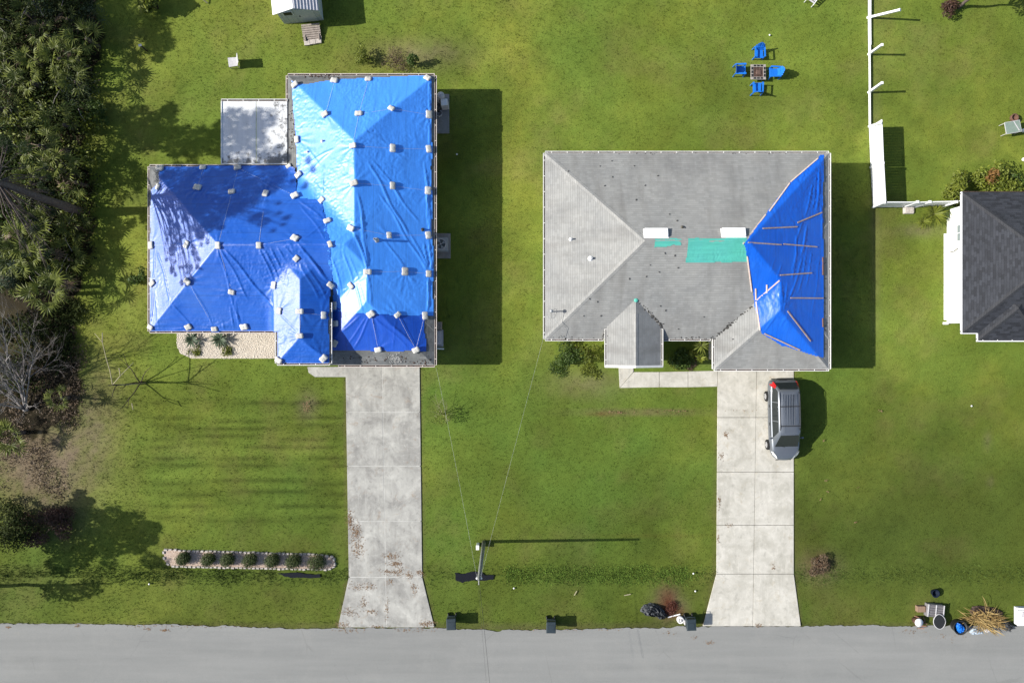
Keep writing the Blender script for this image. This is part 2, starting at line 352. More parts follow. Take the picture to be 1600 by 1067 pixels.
# road with an uneven edge
xs = np.arange(-40, 40, .12)
def road_edge(x):
    px = x/G0+800; y = np.interp(px, [-200,0,300,500,528,679,760,1000,1097,1251,1600,1800],[974,974,976,983,980,981,985,981,978,978,977,977])
    return gy(y+2.2*(fbm(x*1.1, x*0, 4)-.5)*2+1.4*(fbm(x*5, x*0+3, 6, 2)-.5)*2)
ye = road_edge(xs); n = len(xs)
V = np.r_[np.c_[xs, ye, np.full(n, .012)], np.c_[xs, np.full(n, -25.5), np.full(n, .012)]]
V = np.r_[V, [[-500, V[0,1], .012],[-500,-25.5,.012],[500, ye[-1], .012],[500,-25.5,.012]]]
q = np.arange(n-1); Fq = np.r_[np.c_[q+n, q+n+1, q+1, q], [[2*n+1, n, 0, 2*n], [2*n-1, 2*n+3, 2*n+2, n-1]]]
tag(link('road', npmesh('road', V, Fq, MROAD)), 'pale worn asphalt road along the bottom edge', None, None, 'structure')
# concrete slabs: every slab a part
def slab(parent, poly, mat, z=.055, gap=.012, name='slab', tilt=0.0):
    P_ = [Vector((gx(a), gy(b))) for a, b in poly]; c = sum(P_, Vector((0, 0)))/len(P_)
    Q = [c+(p-c)*(1-gap/max(.3, (p-c).length)*1.4) for p in P_]
    if sum(Q[i].x*Q[(i+1) % len(Q)].y-Q[(i+1) % len(Q)].x*Q[i].y for i in range(len(Q))) < 0: Q = Q[::-1]
    dz = R.uniform(-.006, .006)
    return MB().prism([tuple(p) for p in Q], -.1, z+dz).build(name, mat, parent, bevel=.012)
def along(P0, P1, y): t = (y-P0[1])/(P1[1]-P0[1]); return (P0[0]+t*(P1[0]-P0[0]), y)
def driveway(name, label, ys, xl, xc, xr, mat):
    r = empty(name, (0,0,0)); tag(r, label, None, None, 'structure')
    MB().prism(gp([(xl(ys[0])+2, ys[0]+1)]+[(xl(y)+2, y) for y in ys[1:]]+[(xr(y)-2, y) for y in ys[:0:-1]]+[(xr(ys[0])-2, ys[0]+1)])[::-1], -.12, .046 if mat is M_conA else .038).build('joint_filler', M_jointA if mat is M_conA else M_joint, r)
    for i in range(len(ys)-1):
        a, b = ys[i], ys[i+1]
        slab(r, [(xl(a), a), (xc(a), a), (xc(b), b), (xl(b), b)], mat); slab(r, [(xc(a), a), (xr(a), a), (xr(b), b), (xc(b), b)], mat)
    return r
I = lambda xs, vs: (lambda y: float(np.interp(y, xs, vs)))
dA = driveway('driveway', 'grey stained concrete driveway of the blue tarped house', [572,644,728,814,901,979], I([572,901,979],[540,545,528]), I([572,979],[597,604]), I([572,901,979],[656,660,679]), M_conA)
slab(dA, WALK_A, M_conA, name='walkway_slab')
dC = driveway('driveway', 'pale concrete driveway with the grey van on it', [578,652,737,820,896,977.5], I([578,896,977],[1121,1119,1098]), I([578,977],[1182,1176]), I([578,896,977],[1240,1240,1251]), M_conC)
wc = empty('walkway', (0,0,0)); tag(wc, 'pale concrete walkway from driveway to porch of the grey roofed house', None, None, 'structure')
for P_ in ([(966,570),(990,570),(990,581),(968,606)], [(990,581),(1030,581),(1030,605),(968,606)], [(1030,581),(1075,580),(1075,605),(1030,605)], [(1075,580),(1121,579),(1121,604),(1075,605)]): slab(wc, P_, M_conC)
# grass tufts
def scatter(n, x0, x1, y0, y1): return NR.uniform(x0, x1, n), NR.uniform(y0, y1, n)
def blades(X, Y, Z, hgt, wid, per, lean):
    N = len(X)*per; X = np.repeat(X, per); Y = np.repeat(Y, per); Z = np.repeat(Z, per); h = np.repeat(hgt, per)*NR.uniform(.6, 1.3, N)
    a = NR.uniform(0, 6.283, N); l = NR.uniform(.2, 1, N)*lean; r = NR.uniform(0, .05, N)
    bx, by = X+r*np.cos(a), Y+r*np.sin(a); dx, dy = np.cos(a), np.sin(a); w = np.repeat(wid, per)*NR.uniform(.7, 1.3, N)
    V = np.empty((N, 3, 3)); V[:, 0] = np.c_[bx-dy*w, by+dx*w, Z-.01]; V[:, 1] = np.c_[bx+dy*w, by-dx*w, Z-.01]; V[:, 2] = np.c_[bx+dx*h*l, by+dy*h*l, Z+h*np.sqrt(np.clip(1-l*l*.7, .05, 1))]
    return V.reshape(-1, 3), np.arange(N*3).reshape(-1, 3), np.repeat(np.arange(len(X)//per), per*3)
X, Y = scatter(235000, -37, 37, -18.75, 25); px, py = X/G0+800, 533.5-Y/G0
dens = fbm(X*1.6, Y*1.6, 61); keep = NR.uniform(0, 1, len(X)) < np.clip(.45+.7*(dens-.25), .3, 1)
for P_ in [DRIVE_A, DRIVE_C, WALK_A, WALK_C, BED_A, BED_S]+PADS+[[(240,265),(672,265),(672,510),(240,510)],[(458,130),(672,130),(672,560),(458,560)],[(872,258),(1255,258),(1255,510),(872,510)],[(1110,500),(1255,500),(1255,560),(1110,560)],[(1482,320),(1650,320),(1650,500),(1482,500)]]: keep &= ~inpoly(px, py, P_)
keep &= ~inpoly(px+8, py, WOODS); keep &= Y > road_edge(X)-.03
X, Y = X[keep], Y[keep]; px, py = X/G0+800, 533.5-Y/G0
hg = .030+.025*fbm(X*.9, Y*.9, 71)+.02*NR.uniform(0, 1, len(X))
hg = hg*np.where(px < 230, 1.35, 1)*np.where(py < 110, 1.15, 1)
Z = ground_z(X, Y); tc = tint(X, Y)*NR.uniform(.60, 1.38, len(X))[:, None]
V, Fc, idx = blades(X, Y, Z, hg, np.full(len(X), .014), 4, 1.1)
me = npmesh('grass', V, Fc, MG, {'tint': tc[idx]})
tag(link('grass', me), 'short mown grass covering the lawns', 'grass', None, 'stuff')
# taller plants in the roadside ditch
X, Y = scatter(52000, -34.5, 34.5, gy(915), gy(880)); px, py = X/G0+800, 533.5-Y/G0
keep = NR.uniform(0, 1, len(X)) < np.clip(np.exp(-((py-898)/11)**2)*np.where(px < 180, .35, np.where(px < 430, .55, np.where(px < 545, .3, np.where(px < 790, .1, np.where(px < 1075, .8, .22))))), 0, 1)*(.2+fbm(X*1.3, Y*1.3, 8))
for P_ in (DRIVE_A, DRIVE_C, BED_S, [(708,894),(756,892),(758,910),(708,910)], [(428,890),(503,893),(503,904),(428,904)], [(25,903),(125,903),(125,912),(25,912)]): keep &= ~inpoly(px, py, P_)
X, Y = X[keep], Y[keep]; px = X/G0+800
tc = np.where((px > 780)[:, None] & (px < 1100)[:, None], np.array([[.10,.165,.028]]), np.array([[.070,.105,.022]]))*NR.uniform(.6, 1.5, len(X))[:, None]
V, Fc, idx = blades(X, Y, ground_z(X, Y), .07+.08*NR.uniform(0, 1, len(X)), np.full(len(X), .016), 4, 1.0)
tag(link('ditch_grass', npmesh('ditch_grass', V, Fc, MG, {'tint': tc[idx]})), 'lush taller grass growing in the roadside ditch', 'ditch grass', None, 'stuff')
t = NT('still ditch water'); M_water = t.fin((.012,.012,.014), .12, .5, t.bump(t.noise(6, 3), .01))
def puddle(pts, label):
    P_ = []
    for i in range(len(pts)):
        a, b = pts[i], pts[(i+1) % len(pts)]
        for k in range(4): P_.append((a[0]+(b[0]-a[0])*k/4+R.uniform(-1, 1), a[1]+(b[1]-a[1])*k/4+R.uniform(-1, 1)))
    zz = float(np.min(ground_z(*np.array(gp(pts)).T)))+.10
    m = MB(); m.add([(x, y, zz) for x, y in gp(P_)[::-1]], [tuple(range(len(P_)))]); o = m.build('ditch_water', M_water); tag(o, label, None, None, 'structure')
puddle([(711,895),(724,897),(735,893),(748,893),(757,898),(772,898),(770,905),(758,908),(735,907),(722,910),(712,907)], 'dark standing water in the ditch beside the utility pole')
puddle([(432,894),(447,896),(462,895),(480,897),(500,897),(501,902),(478,903),(460,902),(445,901)], 'dark water strip in the ditch below the shrub bed')
# ---------------------------------------------------------------- houses
SL = 5/12
def hip_z(rects):
    def f(x, y):
        z = np.full(np.shape(x), -9.0)
        for (x0, x1, y0, y1, z0, kind) in rects:
            d = np.minimum(x-x0, x1-x) if kind == 'g' else np.minimum(np.minimum(x-x0, x1-x), np.minimum(y-y0, y1-y))
            ins = (x >= x0-.3) & (x <= x1+.3) & (y >= y0-.3) & (y <= y1+.3)
            z = np.where(ins, np.maximum(z, z0+d*SL), z)
        return z
    return f
def cap(a, b, mat, parent, w=.15, t=.02):
    m = MB()
    a, b = Vector(a), Vector(b); d = (b-a).normalized(); r = d.cross(Vector((0,0,1))).normalized(); u = Vector((0,0,1))
    n = max(1, int((b-a).length/.28))
    for i in range(n):
        p, q = a+(b-a)*i/n, a+(b-a)*(i+1)/n+d*.02; dz = (i % 2)*.004
        dn = w*SL*.72 if abs(d.z) > .05 else w*SL
        e = [r*-w-u*(dn-.012), u*(t+dz), r*w-u*(dn-.012)]
        m.add([p+v for v in e]+[q+v for v in e], [(0,1,4,3),(1,2,5,4),(0,2,1),(3,4,5)])
    return m.build('ridge_cap', mat, parent)
def roof_part(parent, rects, mat, capmat, caps=True):
    m = MB(); CL = []
    for (x0, x1, y0, y1, z0, kind) in rects:
        w, d = x1-x0, y1-y0
        if kind == 'g':
            xm = (x0+x1)/2; zr = z0+w/2*SL
            m.add([(x0,y0,z0),(x1,y0,z0),(x1,y1,z0),(x0,y1,z0),(xm,y0,zr),(xm,y1,zr)], [(0,4,5,3),(1,2,5,4),(0,1,4),(2,3,5),(3,2,1,0)])
            CL.append(((xm,y0,zr), (xm,y1-.8,zr)))
            continue
        if w >= d: h = d/2; r0, r1 = (x0+h, (y0+y1)/2, z0+h*SL), (x1-h, (y0+y1)/2, z0+h*SL); fs = [(0,1,5,4),(1,2,5),(2,3,4,5),(3,0,4),(3,2,1,0)]; hips = [(0,4),(3,4),(1,5),(2,5),(4,5)]
        else: h = w/2; r0, r1 = ((x0+x1)/2, y0+h, z0+h*SL), ((x0+x1)/2, y1-h, z0+h*SL); fs = [(0,1,4),(1,2,5,4),(2,3,5),(3,0,4,5),(3,2,1,0)]; hips = [(0,4),(1,4),(2,5),(3,5),(4,5)]
        v = [(x0,y0,z0),(x1,y0,z0),(x1,y1,z0),(x0,y1,z0),r0,r1]; m.add(v, fs)
        if caps:
            CL += [(v[a], v[b]) for a, b in hips]
    ro = m.build('roof', mat, parent)
    for a, b in CL if caps else (): cap(a, b, capmat, ro)
    return ro
def gutter(parent, a, b, z, side, mat=M_gut, step=.95, w=.13, gap0=0, gap1=0):
    # trough along a->b (xy), outer lip on the given side vector
    a, b, s = Vector((*a, z)), Vector((*b, z)), Vector((*side, 0)); d = (b-a).normalized(); u = Vector((0,0,1)); m = MB()
    m.bar(a+s*(w-.018)+u*-.05, b+s*(w-.018)+u*-.05, .036, .13, mi=0)
    m.bar(a+s*(w*.45)+u*-.085, b+s*(w*.45)+u*-.085, w*.7, .02, mi=1)
    m.bar(a+s*.008+u*-.06, b+s*.008+u*-.06, .016, .15, mi=0)
    L = (b-a).length; k = step*.4
    while k < L: p = a+d*k; m.bar(p+u*.008, p+s*(w-.02)+u*.008, .035, .012, mi=0); k += step
    for p in (a, b): m.bar(p+s*.01+u*-.05, p+s*(w-.01)+u*-.05, .02, .12, mi=0)
    k = 0
    while k < L-.4:                       # clumps of rotted leaves in the trough
        l = R.uniform(.15, .5)
        if R.random() < .6: m.box(a+d*(k+l/2)+s*(w*.45)+u*(-.07+R.uniform(0, .035)), (l if abs(d.x) > .5 else w*.5, w*.5 if abs(d.x) > .5 else l, .03), mi=1, tp=.8)
        k += R.uniform(.3, 1.2)
    return m.build('gutter', [mat, M_dirt], parent)
def walls(parent, rects, mat, inset=.5):
    m = MB()
    for i, (x0, x1, y0, y1, z0, _) in enumerate(rects):
        k = inset+i*.012; m.box(((x0+x1)/2, (y0+y1)/2, (z0-.02-i*.004)/2-.05), (x1-x0-2*k, y1-y0-2*k, z0-.02-i*.004+.1))
    return m.build('wall', mat, parent)
g = .12
# --- west house (under the tarps)
zA = 2.95
A = [(-22.24+g, -4.61-g, .51+g, 10.79-g, zA, 'h'), (-13.80+g, -4.61-g-.012, 1.5, 16.34-g, zA-.003, 'h'), (-12.35, -4.61-g-.02, -1.56+g, 8.3, zA-.006, 'h'), (-14.06+g, -10.70-g, -1.41+g, 5.2, 4.2, 'h')]
zfA = hip_z(A); zfA_nop = hip_z(A[:3])
hA = empty('house', (-13, 5, 0), 0, 'house with hipped shingle roof almost wholly covered in blue tarps', 'house')
class Off:                                  # parts are built in site metres, the Empty stands at the base
    pass
def at0(o, root):
    o.location = -root.location; return o
roofA = at0(roof_part(hA, A, M_shA, M_shA, False), hA)
at0(walls(hA, A[:3], M_wallA), hA)
m = MB(); m.box((-12.38, .45, 2.05), (2.4, 2.7, 4.1)); at0(m.build('porch_wall', M_wallA, hA), hA)
for a, b, z, s in (((-22.24+g,10.79-g),(-13.80,10.79-g),zA,(0,1)), ((-22.24+g,.51+g),(-22.24+g,10.79-g),zA,(-1,0)), ((-22.24+g,.51+g),(-14.0,.51+g),zA,(0,-1)), ((-13.80+g,10.9),(-13.80+g,16.34-g),zA,(-1,0)),
                   ((-13.80+g,16.34-g),(-4.61-g,16.34-g),zA,(0,1)), ((-4.61-g,-1.56+g),(-4.61-g,16.34-g),zA,(1,0)), ((-10.6,-1.56+g),(-4.61-g,-1.56+g),zA,(0,-1)),
                   ((-14.06+g,-1.41+g),(-14.06+g,2.3),4.2,(-1,0)), ((-10.70-g,-1.41+g),(-10.70-g,2.3),4.2,(1,0)), ((-14.06+g,-1.41+g),(-10.70-g,-1.41+g),4.2,(0,-1))):
    at0(gutter(hA, a, b, z, s, M_gutp if z < 4 else M_gut), hA)
# --- east house (grey roof)
zC = 3.2
CR = [(1.90+g, 19.36-g, .04+g, 11.54-g, zC, 'h'), (12.17+g, 19.36-g-.012, -1.79+g, 7.2, zC-.003, 'h'), (5.60+g, 9.11-g, -1.50+.03, 2.45, 3.5, 'g')]
zfC = hip_z(CR)
hC = empty('house', (10.6, 5.8, 0), 0, 'house with weathered grey shingle roof, one blue tarp on its east end', 'house')
at0(roof_part(hC, CR, M_shC, M_capC), hC); at0(walls(hC, CR[:2], M_wallC), hC)
m = MB(); m.box((7.355, 0, 1.72), (2.6, 2.5, 3.44)); at0(m.build('porch_wall', M_wallC, hC), hC)
for a, b, z, s in (((1.90+g,11.54-g),(19.36-g,11.54-g),zC,(0,1)), ((1.90+g,.04+g),(1.90+g,11.54-g),zC,(-1,0)), ((1.90+g,.04+g),(5.55,.04+g),zC,(0,-1)), ((9.16,.04+g),(12.05,.04+g),zC,(0,-1)),
                   ((12.17+g,-1.79+g),(12.17+g,.04+g),zC,(-1,0)), ((12.17+g,-1.79+g),(19.36-g,-1.79+g),zC,(0,-1)), ((19.36-g,-1.79+g),(19.36-g,11.54-g),zC,(1,0)), ((5.60+g,-1.48),(5.60+g,.75),3.5,(-1,0)), ((9.11-g,-1.48),(9.11-g,.75),3.5,(1,0))):
    at0(gutter(hC, a, b, z, s, M_gut), hC)
m = MB(); m.bar((5.6,-1.5,3.47), (7.355,-1.5,4.2), .05, .14, up=(0,1,0)); m.bar((7.355,-1.5,4.2), (9.11,-1.5,3.47), .05, .14, up=(0,1,0)); at0(m.build('barge_board', M_gut, hC), hC)
M_scrap = plain('dark shingle scrap', (.06,.06,.06), .9)   # loose dark shingle tabs scattered over the grey roof
def onroof(px, py, f, off=0.0):
    z = 4.0
    for _ in range(8):
        p = W(px, py, z+off); z = float(f(np.array([p.x]), np.array([p.y]))[0])
        if z < 0: z = 2.9
    return W(px, py, z+off)
def rnormal(p, f):
    e = .15; q = lambda a, b: float(f(np.array([a]), np.array([b]))[0])
    n = Vector((-(q(p.x+e, p.y)-q(p.x-e, p.y))/(2*e), -(q(p.x, p.y+e)-q(p.x, p.y-e))/(2*e), 1)).normalized()
    return n if n.z > .6 else Vector((0,0,1))
for px, py in ((1058,345),(1070,356),(1039,395.6),(1054.6,399.4),(1016,414.3),(1059.6,418.5),(983.5,435.7),(1030,425),(921.3,467),(933.5,471.5),(912,493.5),(939,493.5),(937.6,260),(991,259.5),(945,290.5),(956,252),(957,277),(1028,275),(888,268),(1008,290),(994,312.5),(1046,335),(1032,478),(1040,485),(1060,514),(1145,530),(1100,495),(1010,432)):
    p = onroof(px, py, zfC, .012); Mx = Matrix.Translation(p) @ Vector((0,0,1)).rotation_difference(rnormal(p, zfC)).to_matrix().to_4x4() @ Matrix.Rotation(R.uniform(0, 3), 4, 'Z')
    at0(MB().box((0,0,.015), (R.uniform(.06,.12), R.uniform(.04,.07), .02), M=Mx).build('loose_shingle', M_scrap, hC), hC)
def box_vent(px, py, rot=0):
    p = onroof(px, py, zfC, 0); n = rnormal(p, zfC)
    Mx = Matrix.Translation(p) @ Vector((0,0,1)).rotation_difference(n).to_matrix().to_4x4(); m = MB()
    m.box((0,0,.012), (1.45,.62,.02), M=Mx); m.hexa([Mx @ Vector(v) for v in ((-.68,-.26,.022),(.68,-.26,.022),(.68,.26,.022),(-.68,.26,.022),(-.66,-.22,.16),(.66,-.22,.16),(.66,.24,.22),(-.66,.24,.22))])
    m.bar(Mx @ Vector((.2,-.1,.2)), Mx @ Vector((.55,.08,.22)), .06, .02)
    return at0(m.build('roof_vent', M_white, hC, bevel=.015), hC)
box_vent(1025, 365); box_vent(1146, 364.5)
def vent_pipe(parent, px, py, f, h=.35, r=.06, mat=M_white):
    p = onroof(px, py, f, 0); m = MB(); m.lathe([(r*2.6, -.06), (r*2.2, .04), (r, .08), (r, h), (r*.7, h), (r*.7, h-.1)], p, 10); return at0(m.build('vent_pipe', mat, parent), parent)
vent_pipe(hC, 892, 374, zfC, .3, .05); vent_pipe(hC, 923, 404, zfC, .28, .07); vent_pipe(hC, 1066, 355, zfC, .12, .04, M_joint)
p = onroof(860, 487, zfC); m = MB()         # service mast with a wire loop
m.tube([p, p+Vector((0,0,.95))], .035, 8); m.lathe([(.05,.95),(.11,.93),(.09,1.05),(.03,1.1)], p, 8)
m.tube([p+Vector((.62*math.cos(a)*.35, -.12+.5*math.sin(a)*.6, .25+.1*math.sin(a))) for a in np.linspace(0, 6.1, 14)], .009, 4)
m.tube([p+Vector((0,0,1)), p+Vector((.3,-.6,.6)), p+Vector((.75,-1.0,.4)), p+Vector((.7,-1.7,.0))], .009, 4)
at0(m.build('service_mast', plain('galvanised pipe', (.35,.36,.37), .5, .5), hC), hC); MAST = p+Vector((0,0,1))
p = onroof(994, 469, zfC, 0); m = MB(); m.lathe([(.14,-.04),(.13,.015),(.08,.045),(.0,.05)], p, 9); at0(m.build('ridge_patch', M_teal, hC), hC)
# --- dark roofed neighbour on the east edge
zD = 2.7
DR = [(27.63, 44, .51, 9.16, zD, 'h'), (28.6, 32.5, .04, 4.0, zD-.003, 'h')]
hD = empty('house', (34, 4.8, 0), 0, 'white walled house with dark slate grey shingle roof cut by the right edge', 'house'); zfD = hip_z(DR)
at0(roof_part(hD, DR, M_shD, M_capD), hD)
m = MB(); m.box((36.0, 4.85, 1.32), (15.4, 7.36, 2.72)); wl = at0(m.build('wall', M_wallD, hD), hD)
m = MB(); m.bar((27.61,.50,zD-.03), (27.61,9.18,zD-.03), .05, .14); m.bar((27.6,.49,zD-.03), (28.58,.49,zD-.03), .05, .12); m.bar((28.58,.48,zD-.03), (28.58,.02,zD-.03), .05, .12); m.bar((28.56,.02,zD-.03), (44,.02,zD-.03), .06, .13)
m.bar((27.6,9.19,zD-.04),(44,9.19,zD-.04),.04,.1,mi=1)
for k in range(5): m.bar((28.9+k*.9,.04,zD+.03),(28.9+k*.9,.16,zD+.02),.03,.012)
at0(m.build('fascia', [M_white, M_dirt], hD), hD)
M_glass = plain('dim window glass', (.22,.26,.27), .12, .5, .1)
m = MB(); m.box((28.285, 6.85, 1.75), (.05, 1.05, 1.2)); wf = at0(m.build('window', M_white, hD), hD)
m = MB(); m.box((28.26, 7.11, 1.75), (.03, .46, 1.08)); m.box((28.26, 6.6, 1.75), (.03, .46, 1.08)); m.build('pane', M_glass, wf)
m = MB(); m.tube([(28.26,5.75,.25),(28.22,5.75,.9),(28.22,5.9,1.3)], .02, 6); at0(m.build('hose_pipe', M_joint, hD), hD)
m = MB(); m.box((28.16, 1.18, .10), (.28, .16, .16)); m.box((28.2,4.2,.02),(.2,5.6,.06)); at0(m.build('wall_base', M_white, hD), hD)
# --- flat white lanai roof on the west house
t = NT('chalky white roof sheet'); sn = t.noise(1.0, 5, .65, t.map(2.2, .25, 1)); c = t.mix(t.ramp(sn, .35, .7), (.56,.57,.57), (.72,.73,.73)); bl = t.noise(2.6, 8, .75)
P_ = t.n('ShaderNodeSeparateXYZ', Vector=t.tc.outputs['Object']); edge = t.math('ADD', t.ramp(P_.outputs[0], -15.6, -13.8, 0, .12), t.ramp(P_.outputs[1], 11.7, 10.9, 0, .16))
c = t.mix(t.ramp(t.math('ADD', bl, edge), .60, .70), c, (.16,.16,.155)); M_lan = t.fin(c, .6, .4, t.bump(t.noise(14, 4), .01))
X0, X1, Y0, Y1, ZL = -17.72, -13.70, 10.80, 14.62, 3.02
m = MB(); n = 3
for i in range(2):
    a = X0+(X1-X0)*(0 if i == 0 else .53); b = X0+(X1-X0)*(.525 if i == 0 else 1)
    po = at0(MB().box(((a+b)/2, (Y0+Y1)/2, ZL-.03), (b-a-.012, Y1-Y0, .06)).build('lanai_roof_panel', M_lan, hA, bevel=.01), hA)
m = MB()
m.bar((X0+.01,Y0,ZL),(X0+.01,Y1,ZL),.05,.1); m.bar((X0,Y0+.02,ZL-.01),(X1,Y0+.02,ZL-.01),.05,.1)
for x in (X0+.1, (X0+X1)/2, X1-.4): at0(MB().box((x, Y1-.15, 1.45), (.1,.1,2.9)).build('lanai_post', M_gut, hA), hA)
at0(m.build('lanai_frame', M_gut, hA), hA); at0(gutter(hA, (X0, Y1), (X1, Y1), ZL+.01, (0,1), M_gut, .95, .15), hA)

M_moss = plain('blackened roof grime', (.05,.047,.043), .95, .1, .5, 6)
def roof_litter(parent, name, f, segs, mat, n, size, wid):
    g_ = np.random.default_rng(n); m = MB()
    for (a, b) in segs:
        A_, B_ = onroof(*a, f), onroof(*b, f)
        for k in range(n):
            q = g_.uniform(0, 1)**.8; x, y = A_.x+(B_.x-A_.x)*q+g_.normal(0, wid), A_.y+(B_.y-A_.y)*q+g_.normal(0, wid); z = float(f(np.array([x]), np.array([y]))[0])
            if z > 0: m.box((x, y, z+.012), (size*g_.uniform(.4, 1.5), size*g_.uniform(.3, 1), .03), g_.uniform(0, 3), tp=.7)
    o = at0(m.build(name, mat, parent), parent); o['kind'] = 'stuff'; return o
roof_litter(hC, 'roof_debris', zfC, [((1114,530),(1178,476)), ((1114,530),(1150,500)), ((996,470),(1034,508)), ((1016,488),(1036,512))], M_moss, 34, .07, .05)
roof_litter(hC, 'roof_debris', zfC, [((1042,528),(1112,530)), ((860,528),(940,530)), ((945,515),(944,528)), ((1286,300),(1290,560)), ((900,240),(1270,240))], M_moss, 22, .06, .06)
roof_litter(hA, 'roof_debris', zfA, [((470,118),(530,120)), ((458,160),(456,240)), ((530,560),(670,565))], M_dirt, 40, .10, .12)
roof_litter(hA, 'sealant_splatter', zfA, [((606,556),(628,564)), ((608,562),(622,558))], plain('greyed sealant', (.30,.30,.29), .9), 45, .08, .12)
# ---------------------------------------------------------------- tarps draped on the roofs
def blur(Z, k):
    ker = np.exp(-(np.arange(-3*k, 3*k+1)/k)**2/2); ker /= ker.sum(); P_ = np.pad(Z, 3*k, mode='edge')
    P_ = np.apply_along_axis(lambda v: np.convolve(v, ker, 'valid'), 0, P_); return np.apply_along_axis(lambda v: np.convolve(v, ker, 'valid'), 1, P_)
def tarp(name, label, poly, f, mat, off, folds=(), bags=(), aniso=(0, .012, 7, .5), res=.06, bridge=3, group=None, seed=0):
    # poly, folds, bags are measured points resolved onto the roof
    P3 = [onroof(a, b, f, off) for a, b in poly]; P2 = [(p.x, p.y) for p in P3]
    x0, x1 = min(p[0] for p in P2), max(p[0] for p in P2); y0, y1 = min(p[1] for p in P2), max(p[1] for p in P2)
    ax = np.arange(x0-.1, x1+.1, res); ay = np.arange(y0-.1, y1+.1, res); X, Y = np.meshgrid(ax, ay)
    Z = f(X, Y); low = Z < 0; Z = np.where(low, np.min(Z[~low]), Z)
    Z = np.maximum(Z, blur(Z, bridge)-.004)
    wv = (fbm(X*.5, Y*.5, seed)-.5)*1.6; ang = aniso[0]+wv; u = X*np.cos(ang)+Y*np.sin(ang); v = -X*np.sin(ang)+Y*np.cos(ang)
    am = np.clip((fbm(X*.45+5, Y*.45, seed+3)-.38)*3.2, .04, 1)
    D = 2.3*aniso[1]*am*(1-np.abs(2*fbm(u*aniso[2], v*aniso[3], seed+9, 3)-1))**2
    D += .012*fbm(X*1.2, Y*1.2, seed+5)
    for (a, b, wd_, h) in folds:
        A_, B_ = onroof(*a, f), onroof(*b, f); d = np.array([B_.x-A_.x, B_.y-A_.y]); L = np.hypot(*d); d /= L
        s = (X-A_.x)*d[0]+(Y-A_.y)*d[1]; q = -(X-A_.x)*d[1]+(Y-A_.y)*d[0]+.05*np.sin(s*2.1+wd_*40)
        tp = np.clip(s/.4, 0, 1)*np.clip((L-s)/.4, 0, 1); D += 1.5*h*tp*np.exp(-(q/wd_)**2)
    for (a, b) in bags:
        p = onroof(a, b, f); dx, dy = X-p.x, Y-p.y; r = np.hypot(dx, dy)+1e-3; th = np.arctan2(dy, dx)
        ph = R.uniform(0, 6); nn = R.choice((9, 11, 13)); gate = np.clip(np.sin(th*R.choice((1, 2))+ph), 0, 1)
        D += .03*gate*np.clip((r-.15)/.2, 0, 1)*np.exp(-((r-.3)/.75)**2)*(.5+.5*np.cos(nn*th+ph+2*np.sin(r*2)))
    Z = Z+off+D
    jit = .05*(fbm(X*1.5, Y*1.5, seed+20)-.5)*2
    ins = inpoly(X+jit, Y+jit, P2); idx = np.arange(X.size).reshape(X.shape)
    fm = ins[:-1,:-1] & ins[1:,:-1] & ins[:-1,1:] & ins[1:,1:]
    q = np.stack([idx[:-1,:-1][fm], idx[:-1,1:][fm], idx[1:,1:][fm], idx[1:,:-1][fm]], 1)
    us, inv = np.unique(q, return_inverse=True); V = np.stack([X, Y, Z], -1).reshape(-1, 3)[us]
    o = link(name, npmesh(name, V, inv.reshape(q.shape), mat, None, True)); tag(o, label, 'tarp', group)
    return o
